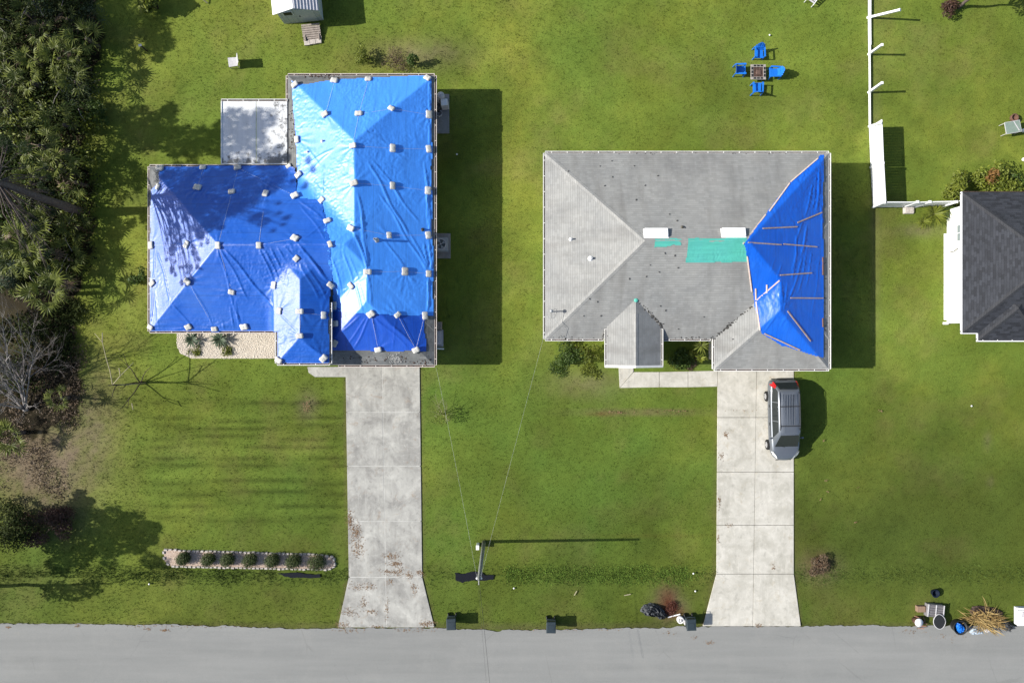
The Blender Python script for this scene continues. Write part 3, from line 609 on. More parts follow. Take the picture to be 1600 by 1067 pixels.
BAGS = [  # px, py, turn, roof, where
(461.6,133,30,'A','at northwest corner of the light blue tarp'),(522.5,127,-10,'A','west of middle on north edge of light blue tarp'),(575.7,124.7,0,'A','middle of the north edge of light blue tarp'),
(668,123,-35,'A','at northeast corner of the light blue tarp'),(508.5,179,25,'A','halfway up northwest hip of light blue tarp'),(560.7,178.5,5,'A','centred on north slope of the light blue tarp'),
(611.5,170.3,-30,'A','halfway up northeast hip of light blue tarp'),(669.8,179.5,90,'A','second from north along east eave of light blue tarp'),(464.7,218.3,95,'A','on west edge of light blue tarp beside the white lanai roof'),
(551.8,228.2,10,'A','at north peak of the light blue ridge'),(613,232,90,'A','northernmost of the mid east slope row on light blue tarp'),(669.4,233.3,100,'A','third from north along east eave of light blue tarp'),
(553.4,286.3,20,'A','halfway along the light blue ridge'),(613,290.7,90,'A','second from north in mid east slope row on light blue tarp'),(668.2,298,90,'A','fourth from north along east eave of light blue tarp'),
(548.9,356.7,-25,'A','at south end of the light blue ridge'),(607.6,367.8,95,'A','just right of the pipe poking through light blue tarp'),(668.8,367.8,100,'A','fifth from north along east eave, beside the air conditioner'),
(632.3,424.2,90,'A','southernmost of the mid east slope row on light blue tarp'),(669.3,427.8,90,'A','sixth from north along east eave of light blue tarp'),(574.3,425,0,'A','at top of the bright white triangle on light blue tarp'),
(548.9,446.5,-50,'A','on left edge of the bright white triangle of light blue tarp'),(579.6,490,35,'A','at bottom peak of light blue tarp over the garage'),(620.8,492,40,'A','middle of the seam between light blue and garage tarps'),
(663.5,493.2,95,'A','east end of the seam between light blue and garage tarps'),(590.9,545.7,10,'A','left one on bottom edge of the garage tarp'),(649.9,546.2,25,'A','right one on bottom edge of the garage tarp'),
(522.8,477.4,85,'G','topmost in shaded valley right of the porch gutter'),(524.5,505.5,0,'G','middle one in shaded valley right of the porch gutter'),(523.2,536,60,'G','lowest in shaded valley right of the porch gutter'),
(451.5,260.5,35,'A','in the inner corner where lanai roof meets the tarps'),(467,273.4,40,'A','on west edge of light blue tarp just below the lanai corner'),(461.2,306.2,30,'A','at upper left end of the dark tarp overlap'),
(503,313.2,45,'A','on the overlap where dark tarp starts bending south'),(511.9,345.5,25,'A','second down the vertical overlap of dark on light tarp'),(516,381.7,110,'A','third down the vertical overlap of dark on light tarp'),
(516.6,446,-40,'A','lowest on the overlap, above the porch gutter'),(249.9,264,5,'A','first from west on north edge of dark blue tarp'),(317.5,262.4,5,'A','second from west on north edge of dark blue tarp'),
(371.8,262.8,15,'A','third from west on north edge, just below the lanai roof'),(247.8,292.3,60,'A','at torn northwest corner beside bare shingles'),(309,293.6,-10,'A','first from west in the second row of dark blue tarp'),
(362.6,300.2,10,'A','second from west in the second row of dark blue tarp'),(415.2,303,80,'A','third from west in the second row of dark blue tarp'),(237,383.4,95,'A','at west eave halfway down the dark blue tarp'),
(292.5,382.6,60,'A','in the tree shadow on west slope of dark blue tarp'),(341,383.4,90,'A','on the west peak where pale and dark blue meet'),(404.7,383.4,90,'A','on the dark blue ridge, middle of the ridge line'),
(461.2,372.8,-30,'A','at east end of the dark blue ridge line'),(463.3,403.6,45,'P','at top of the porch ridge'),(293.6,439.8,-40,'A','halfway down the southwest hip of dark blue tarp'),
(362.3,455.9,-15,'A','alone in the middle of south dark blue slope'),(239,442.9,40,'A','on west eave below the tree shadow'),(235.8,511,-25,'A','at southwest corner of dark blue tarp'),
(294.6,510.3,25,'A','first from west on south edge of dark blue tarp'),(335.5,513.6,5,'A','second from west on south edge of dark blue tarp'),(381.9,510,10,'A','third from west on south edge, nearest the porch'),
(428.8,445.6,80,'A','in the valley left of the porch roof'),(437.3,485.8,80,'P','on west eave of the porch roof'),(468.6,486.6,0,'P','in the middle of the porch ridge'),
(505.3,492.4,90,'P','on east eave of the porch roof'),(468.6,524.7,5,'P','at south peak of the porch ridge'),(436.2,562.5,-30,'P','at southwest corner of the porch roof'),(505.6,559.5,45,'P','at southeast corner of the porch roof')]
zfP = hip_z(A); zfG = hip_z(A[:3]); ZF = {'A': zfP, 'P': zfP, 'G': zfG}
lb = [(b[0], b[1]) for b in BAGS if 'light blue' in b[4]]; db = [(b[0], b[1]) for b in BAGS if 'dark' in b[4] or 'overlap' in b[4]]; pb = [(b[0], b[1]) for b in BAGS if 'porch' in b[4]]
T1 = tarp('tarp', 'sky blue tarp over the long east wing of the west house, ridge down its middle', [(455,126),(470,132),(482,131),(500,127.5),(517,125.5),(560,122),(668,117.5),(675,120),(675,215),(677.5,240),(674,262),(677.5,330),(675,360),(678.5,400),(677,440),(678.5,494),(620,493),(580,491.5),(519,487),(519,440),(505,330),(458,308),(464,285),(463,240),(460,202),(456,150)], zfG, M_lt, .022,
  folds=[((575,252),(640,372),.05,.035),((582,248),(655,350),.035,.03),((592,300),(668,425),.04,.03),((560,300),(575,420),.05,.03),((553,360),(574,420),.045,.04),((566,330),(580,480),.03,.025),((600,372),(632,420),.03,.03),((640,360),(668,420),.03,.03),((668,300),(672,366),.035,.04),((664,250),(671,366),.03,.03),((671,370),(673,425),.03,.045),((663,375),(668,426),.03,.035),((671,430),(667,490),.035,.045),((674,200),(670,125),.03,.03),((672,180),(669,232),.03,.03),
         ((478,225),(500,262),.03,.03),((470,262),(524,232),.035,.03),((476,276),(520,236),.03,.025),((503,313),(508,255),.03,.025),((530,440),(526,470),.06,.05),((520,400),(534,460),.04,.04),((536,390),(552,446),.04,.035),((546,396),(560,440),.03,.03),((556,440),(566,490),.04,.03),((562,436),(572,486),.03,.02)],
  bags=lb, aniso=(.25, .022, 6, .5), seed=3, group='blue tarps on the roofs', bridge=4)
T2 = tarp('tarp', 'royal blue tarp over the west wing of the west house, continuing onto its porch roof', [(251,260),(247,270),(249,284),(236,296),(234.5,330),(235,518),(431,518.5),(433.5,520),(433,568),(514.5,568),(515.5,470),(519.5,446),(519,400),(516,382),(511,345),(503,313),(470,309),(461,306),(464,290),(462,262),(450,258.5),(372,258.5)], zfP, M_dk, .05,
  folds=[((345,388),(390,470),.04,.04),((350,388),(428,486),.06,.06),((341,388),(375,506),.035,.03),((300,445),(334,510),.03,.03),((372,265),(440,300),.03,.035),((378,264),(460,304),.025,.03),((405,262),(458,292),.025,.02),((407,388),(428,440),.04,.05),((415,388),(436,440),.035,.045),((424,385),(440,425),.04,.05),((434,384),(448,410),.035,.045),((445,384),(462,402),.03,.04),((466,378),(512,440),.04,.05),((470,384),(505,436),.035,.045),((480,395),(515,445),.03,.04),((474,372),(508,350),.03,.03),((466,310),(505,344),.035,.035),((470,320),(512,378),.03,.03),
         ((244,385),(240,442),.04,.03),((246,388),(268,470),.035,.035),((268,470),(300,512),.035,.035),((240,446),(236,510),.04,.04),((244,450),(250,516),.03,.03),((350,500),(352,518),.04,.04),((362,480),(366,518),.03,.03),((370,470),(373,516),.03,.03),((245,300),(300,350),.02,.02),((470,530),(505,557),.035,.035),((438,488),(465,520),.03,.03),((474,490),(500,494),.02,.02),((470,412),(500,470),.03,.03),((478,410),(512,470),.03,.03)],
  bags=db+pb, aniso=(1.2, .02, 6, .5), seed=31, group='blue tarps on the roofs', bridge=5)
T3 = tarp('tarp', 'deep blue tarp over the garage roof above the grey stained driveway', [(519.5,478),(560,487),(664,489),(664,515),(668,546),(667,549.5),(590,549),(519.5,548)], zfG, M_dk2, .012,
  folds=[((585,496),(640,545),.03,.03),((600,497),(650,543),.03,.03),((575,495),(540,540),.03,.03),((566,493),(530,520),.04,.035),((580,492),(552,546),.035,.035),((582,492),(592,544),.03,.02),((622,495),(612,546),.025,.02)], bags=[(580,490),(621,492),(591,546),(650,546)], aniso=(.9, .02, 6, .5), seed=57, group='blue tarps on the roofs')
BATT = [((1161,381),(1196.5,335),'along the northwest edge, lowest of three in line'),((1202,330),(1234,286),'along the northwest edge, middle of three in line'),((1235.5,284),(1278,247.5),'along the northwest edge, uppermost of three in line'),
 ((1192,357),(1246,354.5),'lying level below the crease, short upper one'),((1246,348),(1284.6,332),'tilted, ending at the east gutter'),((1169,379),(1221,382.5),'starting at the west tip of the tarp'),((1224.6,381.5),(1277,386),'continuing the row from the west tip'),
 ((1219,430),(1268.7,426.6),'level, just right of the pale triangle tip'),((1235.3,465.6),(1286.5,466),'level, touching the east edge halfway down'),((1230.6,486),(1266.8,533),'slanting steeply in the lower right part'),((1194.6,521.4),(1250,547),'along the lower south edge'),
 ((1167.5,401),(1174.5,456),'pinkish, along the upper west edge'),((1181,471),(1187.3,516),'white, along the lower west edge'),((1182,469),(1218,438.4),'pinkish, on the valley above the pale triangle'),((1180.6,451),(1181,469),'short upright, at west tip of pale triangle'),((1198,445),(1198,458),'short upright, on pale triangle'),
 ((1285.6,402),(1286,430),'brown, upright on the east edge'),((1285.6,497),(1286,511),'brown and short, upright on the lower east edge')]
T4 = tarp('tarp', 'bright blue tarp covering the east end of the grey shingle roof', [(1280,241),(1287,242),(1286,314),(1287.5,420),(1286.5,559.5),(1284.6,560),(1268.7,555),(1221.8,540.5),(1188,521),(1186,510),(1182,490),(1178,477),(1174,447),(1167,404),(1163,388),(1160.5,381.5),(1196,333),(1232,285.5),(1277,248)], zfC, M_dk3, .025,
  folds=[((1271,285),(1256,340),.03,.035),((1281,262),(1275,330),.03,.04),((1276,270),(1268,330),.025,.03),((1284,320),(1283,375),.03,.035),((1262,350),(1250,400),.04,.045),((1258,340),(1240,380),.03,.03),((1217,336),(1218,352),.025,.03),((1205,332),(1214,348),.025,.02),((1246,360),(1238,440),.03,.035),((1255,400),(1232,470),.03,.035),((1262,390),(1246,460),.025,.03),((1270,390),(1258,450),.025,.03),((1224,410),(1212,436),.03,.025),((1222,440),(1222,480),.03,.03),((1232,440),(1222,490),.03,.03),((1215,492),(1192,520),.03,.035),((1214,400),(1200,430),.025,.02),((1244,400),(1236,428),.03,.03),((1281,400),(1268,500),.025,.02)],
  bags=(), aniso=(-.25, .024, 5, .4), seed=83, group='blue tarps on the roofs', bridge=4)
# teal underlayment patches
def patch(label, poly, seed):
    return tag(tarp('roof_patch', label, poly, zfC, M_teal, .014, folds=[((poly[0][0]+3, poly[0][1]+4), (poly[1][0]-4, poly[1][1]+5), .03, .02)], aniso=(1.57, .01, 8, .4), res=.045, seed=seed), label, 'roof patch', 'teal underlayment patches')
patch('small teal underlayment strip beside the left white roof vent', [(1022,372),(1064,373),(1065,384),(1050,384),(1048,386),(1023,387)], 5)
patch('large teal underlayment sheet between the ridge and the blue tarp', [(1075,372),(1166,371),(1168,410),(1110,411.5),(1070,411.5),(1073,392)], 6)
for k, (y0, y1) in enumerate(((372,379),(382,389),(391,399))):
    pass
# sandbags: three shapes, shared meshes
def bag_mesh(i):
    rr = random.Random(i); m = MB(); nu, nv = 12, 7; vs = []
    for a in range(nv+1):
        t_ = -1+2*a/nv
        for b in range(nu):
            th = 2*math.pi*b/nu; c, s_ = math.cos(th), math.sin(th)
            e = lambda v: math.copysign(abs(v)**.5, v); k = (1-abs(t_)**3.2)**.5 if abs(t_) < 1 else 0
            k = max(k, .16); waist = 1-.18*math.exp(-(t_/.16)**2)
            vs.append((.235*math.copysign(abs(t_)**.85, t_)*(1+.05*rr.uniform(-1, 1)), .185*e(c)*(.72+.28*k)*waist*(1+.07*rr.uniform(-1, 1)), .075+.08*e(s_)*k*waist*(1+.10*rr.uniform(-1, 1))))
    m.add(vs, [(a*nu+b, a*nu+(b+1) % nu, (a+1)*nu+(b+1) % nu, (a+1)*nu+b) for a in range(nv) for b in range(nu)]+[tuple(range(nu))[::-1], tuple(nv*nu+b for b in range(nu))], 0, True)
    m.tube([(0, .18*math.cos(q), .08+.075*math.sin(q)) for q in np.linspace(0, 6.2, 9)], .008, 4)
    return recalc(m.mesh('sandbag', M_bag))
BM = [bag_mesh(i) for i in range(4)]; BP = []
for i, (px, py, rz, rf, where) in enumerate(BAGS):
    p = onroof(px, py, ZF[rf], .055); n = rnormal(p, ZF[rf])
    o = link('sandbag', BM[i % 4]); q = Vector((0,0,1)).rotation_difference(n)
    o.rotation_mode = 'QUATERNION'; o.rotation_quaternion = q @ Matrix.Rotation(math.radians(rz), 3, 'Z').to_quaternion()
    o.location = p; s_ = R.uniform(.82, 1.05); o.scale = (s_, s_*R.uniform(.9, 1.08), s_)
    w = 'white sandbag '+where
    tag(o, ' '.join(w.split()[:16]), 'sandbag', 'white sandbags holding down the blue tarps'); BP.append((px, py, rf))
SHORT = {1:'north edge west bag',2:'north edge middle bag',4:'northwest hip bag',5:'north slope bag',6:'northeast hip bag',7:'second east eave bag',9:'north ridge peak bag',10:'upper mid slope bag',11:'third east eave bag',12:'mid ridge bag',13:'central mid slope bag',14:'fourth east eave bag',15:'south ridge end bag',16:'bag beside vent pipe',17:'fifth east eave bag',18:'lowest mid slope bag',19:'sixth east eave bag',20:'white triangle top bag',22:'garage peak bag',23:'middle garage seam bag',24:'east garage seam bag',25:'left garage edge bag',26:'right garage edge bag',32:'dark overlap start bag',37:'dark tarp northwest bag',38:'second north eave bag',39:'bag below lanai roof',40:'torn corner bag',41:'second row west bag',42:'second row middle bag',43:'second row east bag',44:'west eave middle bag',45:'west slope bag',46:'west peak bag',47:'dark ridge middle bag',48:'dark ridge east bag',50:'southwest hip bag',51:'south slope lone bag',55:'south edge middle bag',57:'porch valley bag',58:'porch west bag',59:'porch ridge bag',60:'porch east bag',61:'porch south peak bag'}
def rope(i, j, off=.075):
    a, b = BP[i], BP[j]; f = ZF['G' if a[2] == 'G' else 'A']; A_, B_ = onroof(a[0], a[1], f, off), onroof(b[0], b[1], f, off); n = max(4, int((B_-A_).length/.35)); pts = []
    for k in range(n+1):
        p = A_.lerp(B_, k/n); z = float(f(np.array([p.x]), np.array([p.y]))[0]); pts.append((p.x+.01*R.uniform(-1, 1), p.y+.01*R.uniform(-1, 1), z+off))
    o = MB().tube(pts, .006, 4).build('rope', M_rope)
    lab = f'thin white rope from {SHORT[i]} to {SHORT[j]}'
    tag(o, lab, 'rope', 'white ropes tying the sandbags')
for i, j in ((1,4),(2,5),(5,6),(6,7),(5,9),(9,10),(10,11),(12,13),(13,14),(15,16),(16,17),(20,18),(18,19),(22,25),(23,26),(24,26),(37,40),(38,41),(39,42),(42,46),(46,47),(43,47),(46,51),(47,57),(50,55),(46,45),(45,44),(32,39),(60,58),(59,61),(47,48)): rope(i, j)
t = NT('weathered wood'); g1 = t.noise(1.0, 5, .6, t.map(6, 6, 6)); M_wood = t.fin(t.mix(t.ramp(g1, .3, .7), (.30,.22,.18), (.48,.38,.33)), .85, .2)
t = NT('pale wood'); g1 = t.noise(1.0, 5, .6, t.map(6, 6, 6)); M_woodp = t.fin(t.mix(t.ramp(g1, .3, .7), (.55,.42,.36), (.70,.60,.54)), .85, .2)
M_woodb = plain('brown wood strip', (.22,.12,.07), .85)
for a, b, lab in BATT:
    A_, B_ = onroof(*a, zfC, .075), onroof(*b, zfC, .075); n = (rnormal(A_, zfC)+rnormal(B_, zfC)).normalized()
    mt = M_woodp if 'pink' in lab or 'white' in lab or 'northwest' in lab or 'short upright' in lab else (M_woodb if 'brown' in lab else M_wood)
    o = MB().bar(A_, B_, .075, .04, up=n).build('batten', mt, bevel=.004)
    w = ('wooden batten on the bright blue tarp, '+lab).split()
    tag(o, ' '.join(w[:16]), 'batten', 'wood battens nailed over the bright blue tarp')
vent_pipe(hA, 588, 375.5, zfG, .62, .07, plain('grey vent pipe', (.35,.38,.42), .6)); vent_pipe(hA, 504, 221, zfG, .22, .05); vent_pipe(hA, 481, 238, zfG, .22, .05)
vent_pipe(hA, 660, 359, zfG, .25, .05, M_joint)
# ---------------------------------------------------------------- plants
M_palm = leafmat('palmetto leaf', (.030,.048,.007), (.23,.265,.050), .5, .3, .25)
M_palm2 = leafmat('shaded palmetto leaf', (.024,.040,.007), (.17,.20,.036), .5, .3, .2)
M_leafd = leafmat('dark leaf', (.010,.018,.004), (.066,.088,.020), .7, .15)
M_leafm = leafmat('mid green leaf', (.03,.06,.010), (.10,.16,.025))
M_leafy = leafmat('yellow green leaf', (.07,.10,.012), (.22,.25,.03))
M_leafb = leafmat('blue green leaf', (.025,.05,.025), (.09,.13,.075))
M_leafr = leafmat('reddish brown leaf', (.035,.022,.014), (.13,.065,.045))
M_dry = leafmat('dry brown leaf', (.05,.032,.018), (.20,.14,.085), trans=0)
M_bark = plain('grey brown bark', (.12,.098,.088), .95, .1, .4, 9, .02, 30)
M_deadw = plain('silvery dead wood', (.27,.25,.24), .9, .15, .3, 5, .006)
M_darkw = plain('dark twig bark', (.07,.055,.045), .95, .1, .4, 5)
M_palew = plain('pale thin stem', (.34,.31,.20), .9, .15, .2, 5)
M_needle = leafmat('pine needles', (.012,.03,.010), (.05,.08,.025))
def frond_mesh(nb, L, pet, mat, seed, droop=.25):
    rr = random.Random(seed); m = MB(); att = []
    e = Vector((pet, 0, pet*.25)); m.add([(0,-.012,0),(0,.012,0),tuple(e+Vector((0,.009,0))),tuple(e+Vector((0,-.009,0)))], [(0,1,2,3)]); att += [.5]*4
    for k in range(nb):
        a = math.radians(-115+230*k/(nb-1)); l = L*(1-.28*abs(a)/2)*rr.uniform(.85, 1.1); d = Vector((math.cos(a), math.sin(a), .1)).normalized(); s = Vector((-math.sin(a), math.cos(a), 0)); w = .034*rr.uniform(.8, 1.2)
        p1 = e+d*l*.5+Vector((0,0,.05*l)); p2 = e+d*l+Vector((0,0,-droop*l*rr.uniform(.6, 1.5)))
        u = rr.uniform(.2, .9); m.add([tuple(e), tuple(p1+s*w), tuple(p2), tuple(p1-s*w), tuple(p1+Vector((0,0,-.02)))], [(0,1,4),(0,4,3),(1,2,4),(4,2,3)]); att += [u*.6, u, min(1, u+.25), u, u*.5]
    me = m.mesh('frond', mat); me.attributes.new('v', 'FLOAT', 'POINT').data.foreach_set('value', np.array(att, np.float32)); return me
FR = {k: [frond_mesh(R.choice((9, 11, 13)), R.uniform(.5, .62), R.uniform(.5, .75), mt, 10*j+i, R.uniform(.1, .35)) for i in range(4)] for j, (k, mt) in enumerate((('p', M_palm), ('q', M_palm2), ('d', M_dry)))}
TRK = MB().lathe([(.16,-.1),(.13,.3),(.15,.55),(.11,.9),(.13,1.0),(.03,1.08)], (0,0,0), 8).mesh('trunk', M_bark)
def palm(px, py, h, n, s, kind, label, group):
    b = W(px, py, h); r = empty('fan_palm', (b.x, b.y, 0), R.uniform(0, 6.28), label, 'palm', group)
    t_ = link('trunk', TRK, r); t_.scale = (1, 1, max(.25, h))
    for k in range(n):
        dead = R.random() < .08
        o = link('frond', R.choice(FR['d' if dead else kind]), r); el = R.uniform(-.15, .95) if not dead else -.5
        o.location = (0, 0, h+R.uniform(-.08, .1)); o.rotation_euler = (R.uniform(-.5, .5), -el, 2.4*k+R.uniform(-.4, .4)); q = s*R.uniform(.8, 1.25); o.scale = (q, q, q)
GP = 'fan palms at the edge of the wood'
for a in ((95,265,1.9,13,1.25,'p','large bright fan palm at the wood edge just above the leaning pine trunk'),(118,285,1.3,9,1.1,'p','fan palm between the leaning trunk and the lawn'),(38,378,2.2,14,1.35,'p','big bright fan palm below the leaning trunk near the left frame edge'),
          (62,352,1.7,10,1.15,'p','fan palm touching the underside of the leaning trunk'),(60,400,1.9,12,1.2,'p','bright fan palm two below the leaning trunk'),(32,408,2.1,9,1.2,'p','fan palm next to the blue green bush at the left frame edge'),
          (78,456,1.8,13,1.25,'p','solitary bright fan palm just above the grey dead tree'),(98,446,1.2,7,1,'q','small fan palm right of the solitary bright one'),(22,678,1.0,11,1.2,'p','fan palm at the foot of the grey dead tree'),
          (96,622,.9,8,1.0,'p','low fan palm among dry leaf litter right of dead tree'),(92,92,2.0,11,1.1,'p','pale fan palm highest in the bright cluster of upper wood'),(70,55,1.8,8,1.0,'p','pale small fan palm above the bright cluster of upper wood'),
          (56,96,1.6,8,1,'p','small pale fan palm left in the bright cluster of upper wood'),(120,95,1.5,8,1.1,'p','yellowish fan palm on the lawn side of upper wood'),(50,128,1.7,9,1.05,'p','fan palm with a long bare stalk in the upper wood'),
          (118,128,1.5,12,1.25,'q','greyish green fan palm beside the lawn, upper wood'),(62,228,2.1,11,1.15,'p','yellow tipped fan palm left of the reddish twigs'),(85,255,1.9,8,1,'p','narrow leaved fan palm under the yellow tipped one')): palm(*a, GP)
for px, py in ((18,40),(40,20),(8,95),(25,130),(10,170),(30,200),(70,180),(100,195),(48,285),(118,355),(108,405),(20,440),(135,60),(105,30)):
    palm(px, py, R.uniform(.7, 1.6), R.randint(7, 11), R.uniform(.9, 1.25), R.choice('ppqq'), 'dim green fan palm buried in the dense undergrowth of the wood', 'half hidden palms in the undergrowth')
def leafcloud(ells, n, size, flat=.45, seed=0, slim=.5):
    g_ = np.random.default_rng(seed); wts = np.array([e[3]*e[4]*e[5] for e in ells])**.55; wts /= wts.sum(); ch = g_.choice(len(ells), n, p=wts); E = np.array([e[:6] for e in ells])[ch]
    d = g_.normal(size=(n, 3)); d /= np.linalg.norm(d, axis=1)[:, None]; r = g_.uniform(.35, 1, n)**.5; r *= .82+.36*g_.uniform(0, 1, n)
    P_ = E[:, :3]+d*E[:, 3:6]*r[:, None]; P_[:, 2] = np.maximum(P_[:, 2], .02)
    nrm = d*flat+g_.normal(size=(n, 3))*.55+np.array([0, 0, .55]); nrm /= np.linalg.norm(nrm, axis=1)[:, None]
    tx = np.cross(nrm, g_.normal(size=(n, 3))); tx /= np.linalg.norm(tx, axis=1)[:, None]; ty = np.cross(nrm, tx)
    s = size*g_.uniform(.55, 1.4, n)[:, None]; V = np.stack([P_-tx*s, P_-ty*s*slim+nrm*s*.1, P_+tx*s, P_+ty*s*slim+nrm*s*.1], 1).reshape(-1, 3)
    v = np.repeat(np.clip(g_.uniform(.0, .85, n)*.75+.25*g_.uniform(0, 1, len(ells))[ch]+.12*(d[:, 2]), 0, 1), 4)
    return V, np.arange(n*4).reshape(-1, 4), v
def branch(m, p, d, L, r, depth, rr, spread=.6, up=.1, n=3):
    pts = [Vector(p)]; d = Vector(d).normalized(); k = 4
    for i in range(k):
        d = (d+Vector((rr.uniform(-1,1), rr.uniform(-1,1), rr.uniform(-.5,1)*.8+up))*.16).normalized(); pts.append(pts[-1]+d*L/k)
    m.tube(pts, [r*(1-.5*i/k) for i in range(k+1)], 5 if r > .02 else 3)
    if depth > 0:
        for j in range(n):
            q = pts[rr.randint(2, k)]; nd = (d+Vector((rr.uniform(-1,1), rr.uniform(-1,1), rr.uniform(-.4,.7)))*spread).normalized()
            branch(m, q, nd, L*rr.uniform(.5, .8), r*.55, depth-1, rr, spread, up, n)
def shrub(name, label, cat, px, py, h, rad, mat, n, size, seed, z=0, stem=True, group=None, blobs=6, slim=.5, flat=.45):
    b = W(px, py, h*.6); rr = random.Random(seed); r = empty(name, (b.x, b.y, z), 0, label, cat, group)
    E = [(rr.uniform(-.6,.6)*rad, rr.uniform(-.6,.6)*rad, h*rr.uniform(.4,.75), rad*rr.uniform(.35,.6), rad*rr.uniform(.35,.6), h*rr.uniform(.25,.38)) for _ in range(blobs)]
    V, Fc, v = leafcloud(E, n, size, flat, seed, slim); link('foliage', npmesh('foliage', V, Fc, mat, {'v': v}), r)
    if stem:
        m = MB()
        for k in range(4): a = k*1.6+rr.uniform(0, 1); m.tube([(0,0,-.05), (math.cos(a)*rad*.3, math.sin(a)*rad*.3, h*.4), (math.cos(a)*rad*.55, math.sin(a)*rad*.55, h*.75)], [.03,.02,.01], 4)
        m.build('stem', M_darkw, r)
    return r
# undergrowth of the wood: one mass
def under(name, label, pts, n, size, mat, seed, hmax, slim=.4):
    g_ = random.Random(seed); E = []
    for px, py, rr in pts:
        for _ in range(5):
            h = g_.uniform(.25, hmax); b = W(px+g_.uniform(-rr, rr), py+g_.uniform(-rr, rr), h); E.append((b.x, b.y, h*.6, g_.uniform(.5, 1.1), g_.uniform(.5, 1.1), h*.5))
    V, Fc, v = leafcloud(E, n, size, .3, seed, slim); o = link(name, npmesh(name, V, Fc, mat, {'v': v})); tag(o, label, 'undergrowth', None, 'stuff')
wp = [(x+R.uniform(-8, 8), y+R.uniform(-8, 8), 12) for x in range(-30, 140, 19) for y in range(-30, 450, 22) if x < np.interp(y, [-30,140,240,330,400,470,560], [148,128,112,138,128,100,100])]
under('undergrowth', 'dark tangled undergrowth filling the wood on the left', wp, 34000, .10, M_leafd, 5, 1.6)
under('undergrowth', 'lighter green leaves scattered through the wood undergrowth', R.sample(wp, 70), 6500, .10, M_leafm, 6, 1.7)
under('undergrowth', 'dry reddish twigs and leaves low in the wood', R.sample(wp, 45)+[(30,620,25),(70,630,22),(60,590,25),(95,570,15)], 5000, .09, M_dry, 8, .5, .25)
under('fallen_leaves', 'brown leaf litter on bare ground below the dead tree', [(80,640,18),(105,650,14),(70,600,20),(40,640,25),(110,610,8),(120,560,6),(105,520,8),(60,700,25),(30,730,30),(90,760,20),(20,690,20)], 6500, .06, M_dry, 9, .12, .4)
under('undergrowth', 'dark weeds and dry grass around the lower wood edge', [(20,560,20),(50,540,20),(90,560,18),(30,600,20),(100,530,10),(70,500,20),(110,490,8),(15,520,20)], 6000, .09, M_leafd, 12, .6)
GRV = [(10,100,18),(20,200,18),(130,170,14),(45,250,16),(15,20,20)]
under('undergrowth', 'yellow green broad leaves scattered among the wood palms', [(8,112,16),(128,185,12),(55,150,14),(12,205,12),(98,232,14),(118,330,14),(100,375,12),(82,120,14),(36,178,12),(130,240,8)], 2600, .10, M_leafy, 31, 1.9, .5)
under('undergrowth', 'fine olive grey feathery foliage in the upper wood', [(118,128,12),(110,150,12),(20,232,14),(8,180,14),(110,25,16),(60,15,16),(140,20,10)], 5200, .045, M_leafb, 32, 2.2, .3)
under('undergrowth', 'reddish brown dead leaves in the wood gaps', [(28,214,8),(36,60,10),(66,35,10),(38,92,8),(60,395,8),(72,372,6),(20,285,10),(100,215,8),(92,345,8),(70,160,8)], 1500, .07, leafmat('dead reddish leaf', (.06,.03,.02), (.20,.12,.09), trans=0), 33, 1.2, .3)
m = MB(); rr_ = random.Random(77)
for _ in range(46):
    b = W(rr_.uniform(-5, 125), rr_.uniform(0, 440), 1.2); d = Vector((rr_.uniform(-1,1), rr_.uniform(-1,1), rr_.uniform(-.1,.5))).normalized(); l = rr_.uniform(.5, 1.6); m.tube([(b.x, b.y, 1.3), Vector((b.x, b.y, 1.35))+d*l*.5+Vector((0,0,.1)), Vector((b.x, b.y, 1.3))+d*l], [.022,.015,.006], 3)
tag(m.build('dead_twigs', M_deadw), 'pale dead twigs strewn through the wood undergrowth', 'twigs', None, 'stuff')
shrub('bush', 'silvery blue green bush at the left frame edge', 'bush', 14, 425, 1.9, 1.25, M_leafb, 3600, .045, 21)
shrub('bush', 'green shrub at the wood edge beside the upper lawn', 'bush', 145, 178, .9, .9, M_leafm, 1300, .07, 22)
shrub('bush', 'small dark green clump by the west tarp corner on lawn', 'bush', 214, 430, .5, .6, M_leafm, 700, .07, 23, stem=False)
shrub('bush', 'reddish brown bush in the lower left corner lawn', 'bush', 85, 818, 1.0, 1.25, M_leafr, 2800, .06, 24)
shrub('bush', 'reddish brown tangled shrub beside dark bush, lower left', 'bush', 50, 830, 1.1, 1.2, M_leafr, 2200, .06, 25)
shrub('bush', 'dark green bush at left frame edge in lower corner', 'bush', 5, 815, 1.7, 1.9, M_leafd, 4200, .07, 26, blobs=9)
shrub('bush', 'bright leafy bush cut by the top frame edge', 'bush', 236, 3, 1.6, .85, M_leafy, 900, .14, 27)
shrub('bush', 'yellow green sapling bush behind the light blue tarp roof', 'bush', 572, 86, 1.2, .75, M_leafy, 650, .06, 28)
shrub('bush', 'grey brown dry brush pile behind the light blue tarp roof', 'brush', 618, 95, .7, 1.1, M_dry, 1600, .05, 29, slim=.2)
shrub('bush', 'dark slim bush right of the brush pile behind light blue roof', 'bush', 645, 93, 1.3, .4, M_leafm, 500, .06, 30)
shrub('bush', 'dense green shrub left of porch on grey roofed house', 'bush', 893, 551, 1.2, 1.0, M_leafm, 2300, .06, 31)
shrub('bush', 'yellowish shrub against porch of the grey roofed house', 'bush', 921, 550, 1.0, .75, M_leafy, 1200, .05, 32)
shrub('ground_plant', 'olive weeds in front of the porch of the grey house', 'weeds', 925, 583, .18, .75, M_leafy, 900, .045, 36, stem=False)
shrub('ground_plant', 'yellowing weeds below the dense green porch shrub', 'weeds', 872, 572, .18, .8, M_leafm, 800, .045, 37, stem=False)
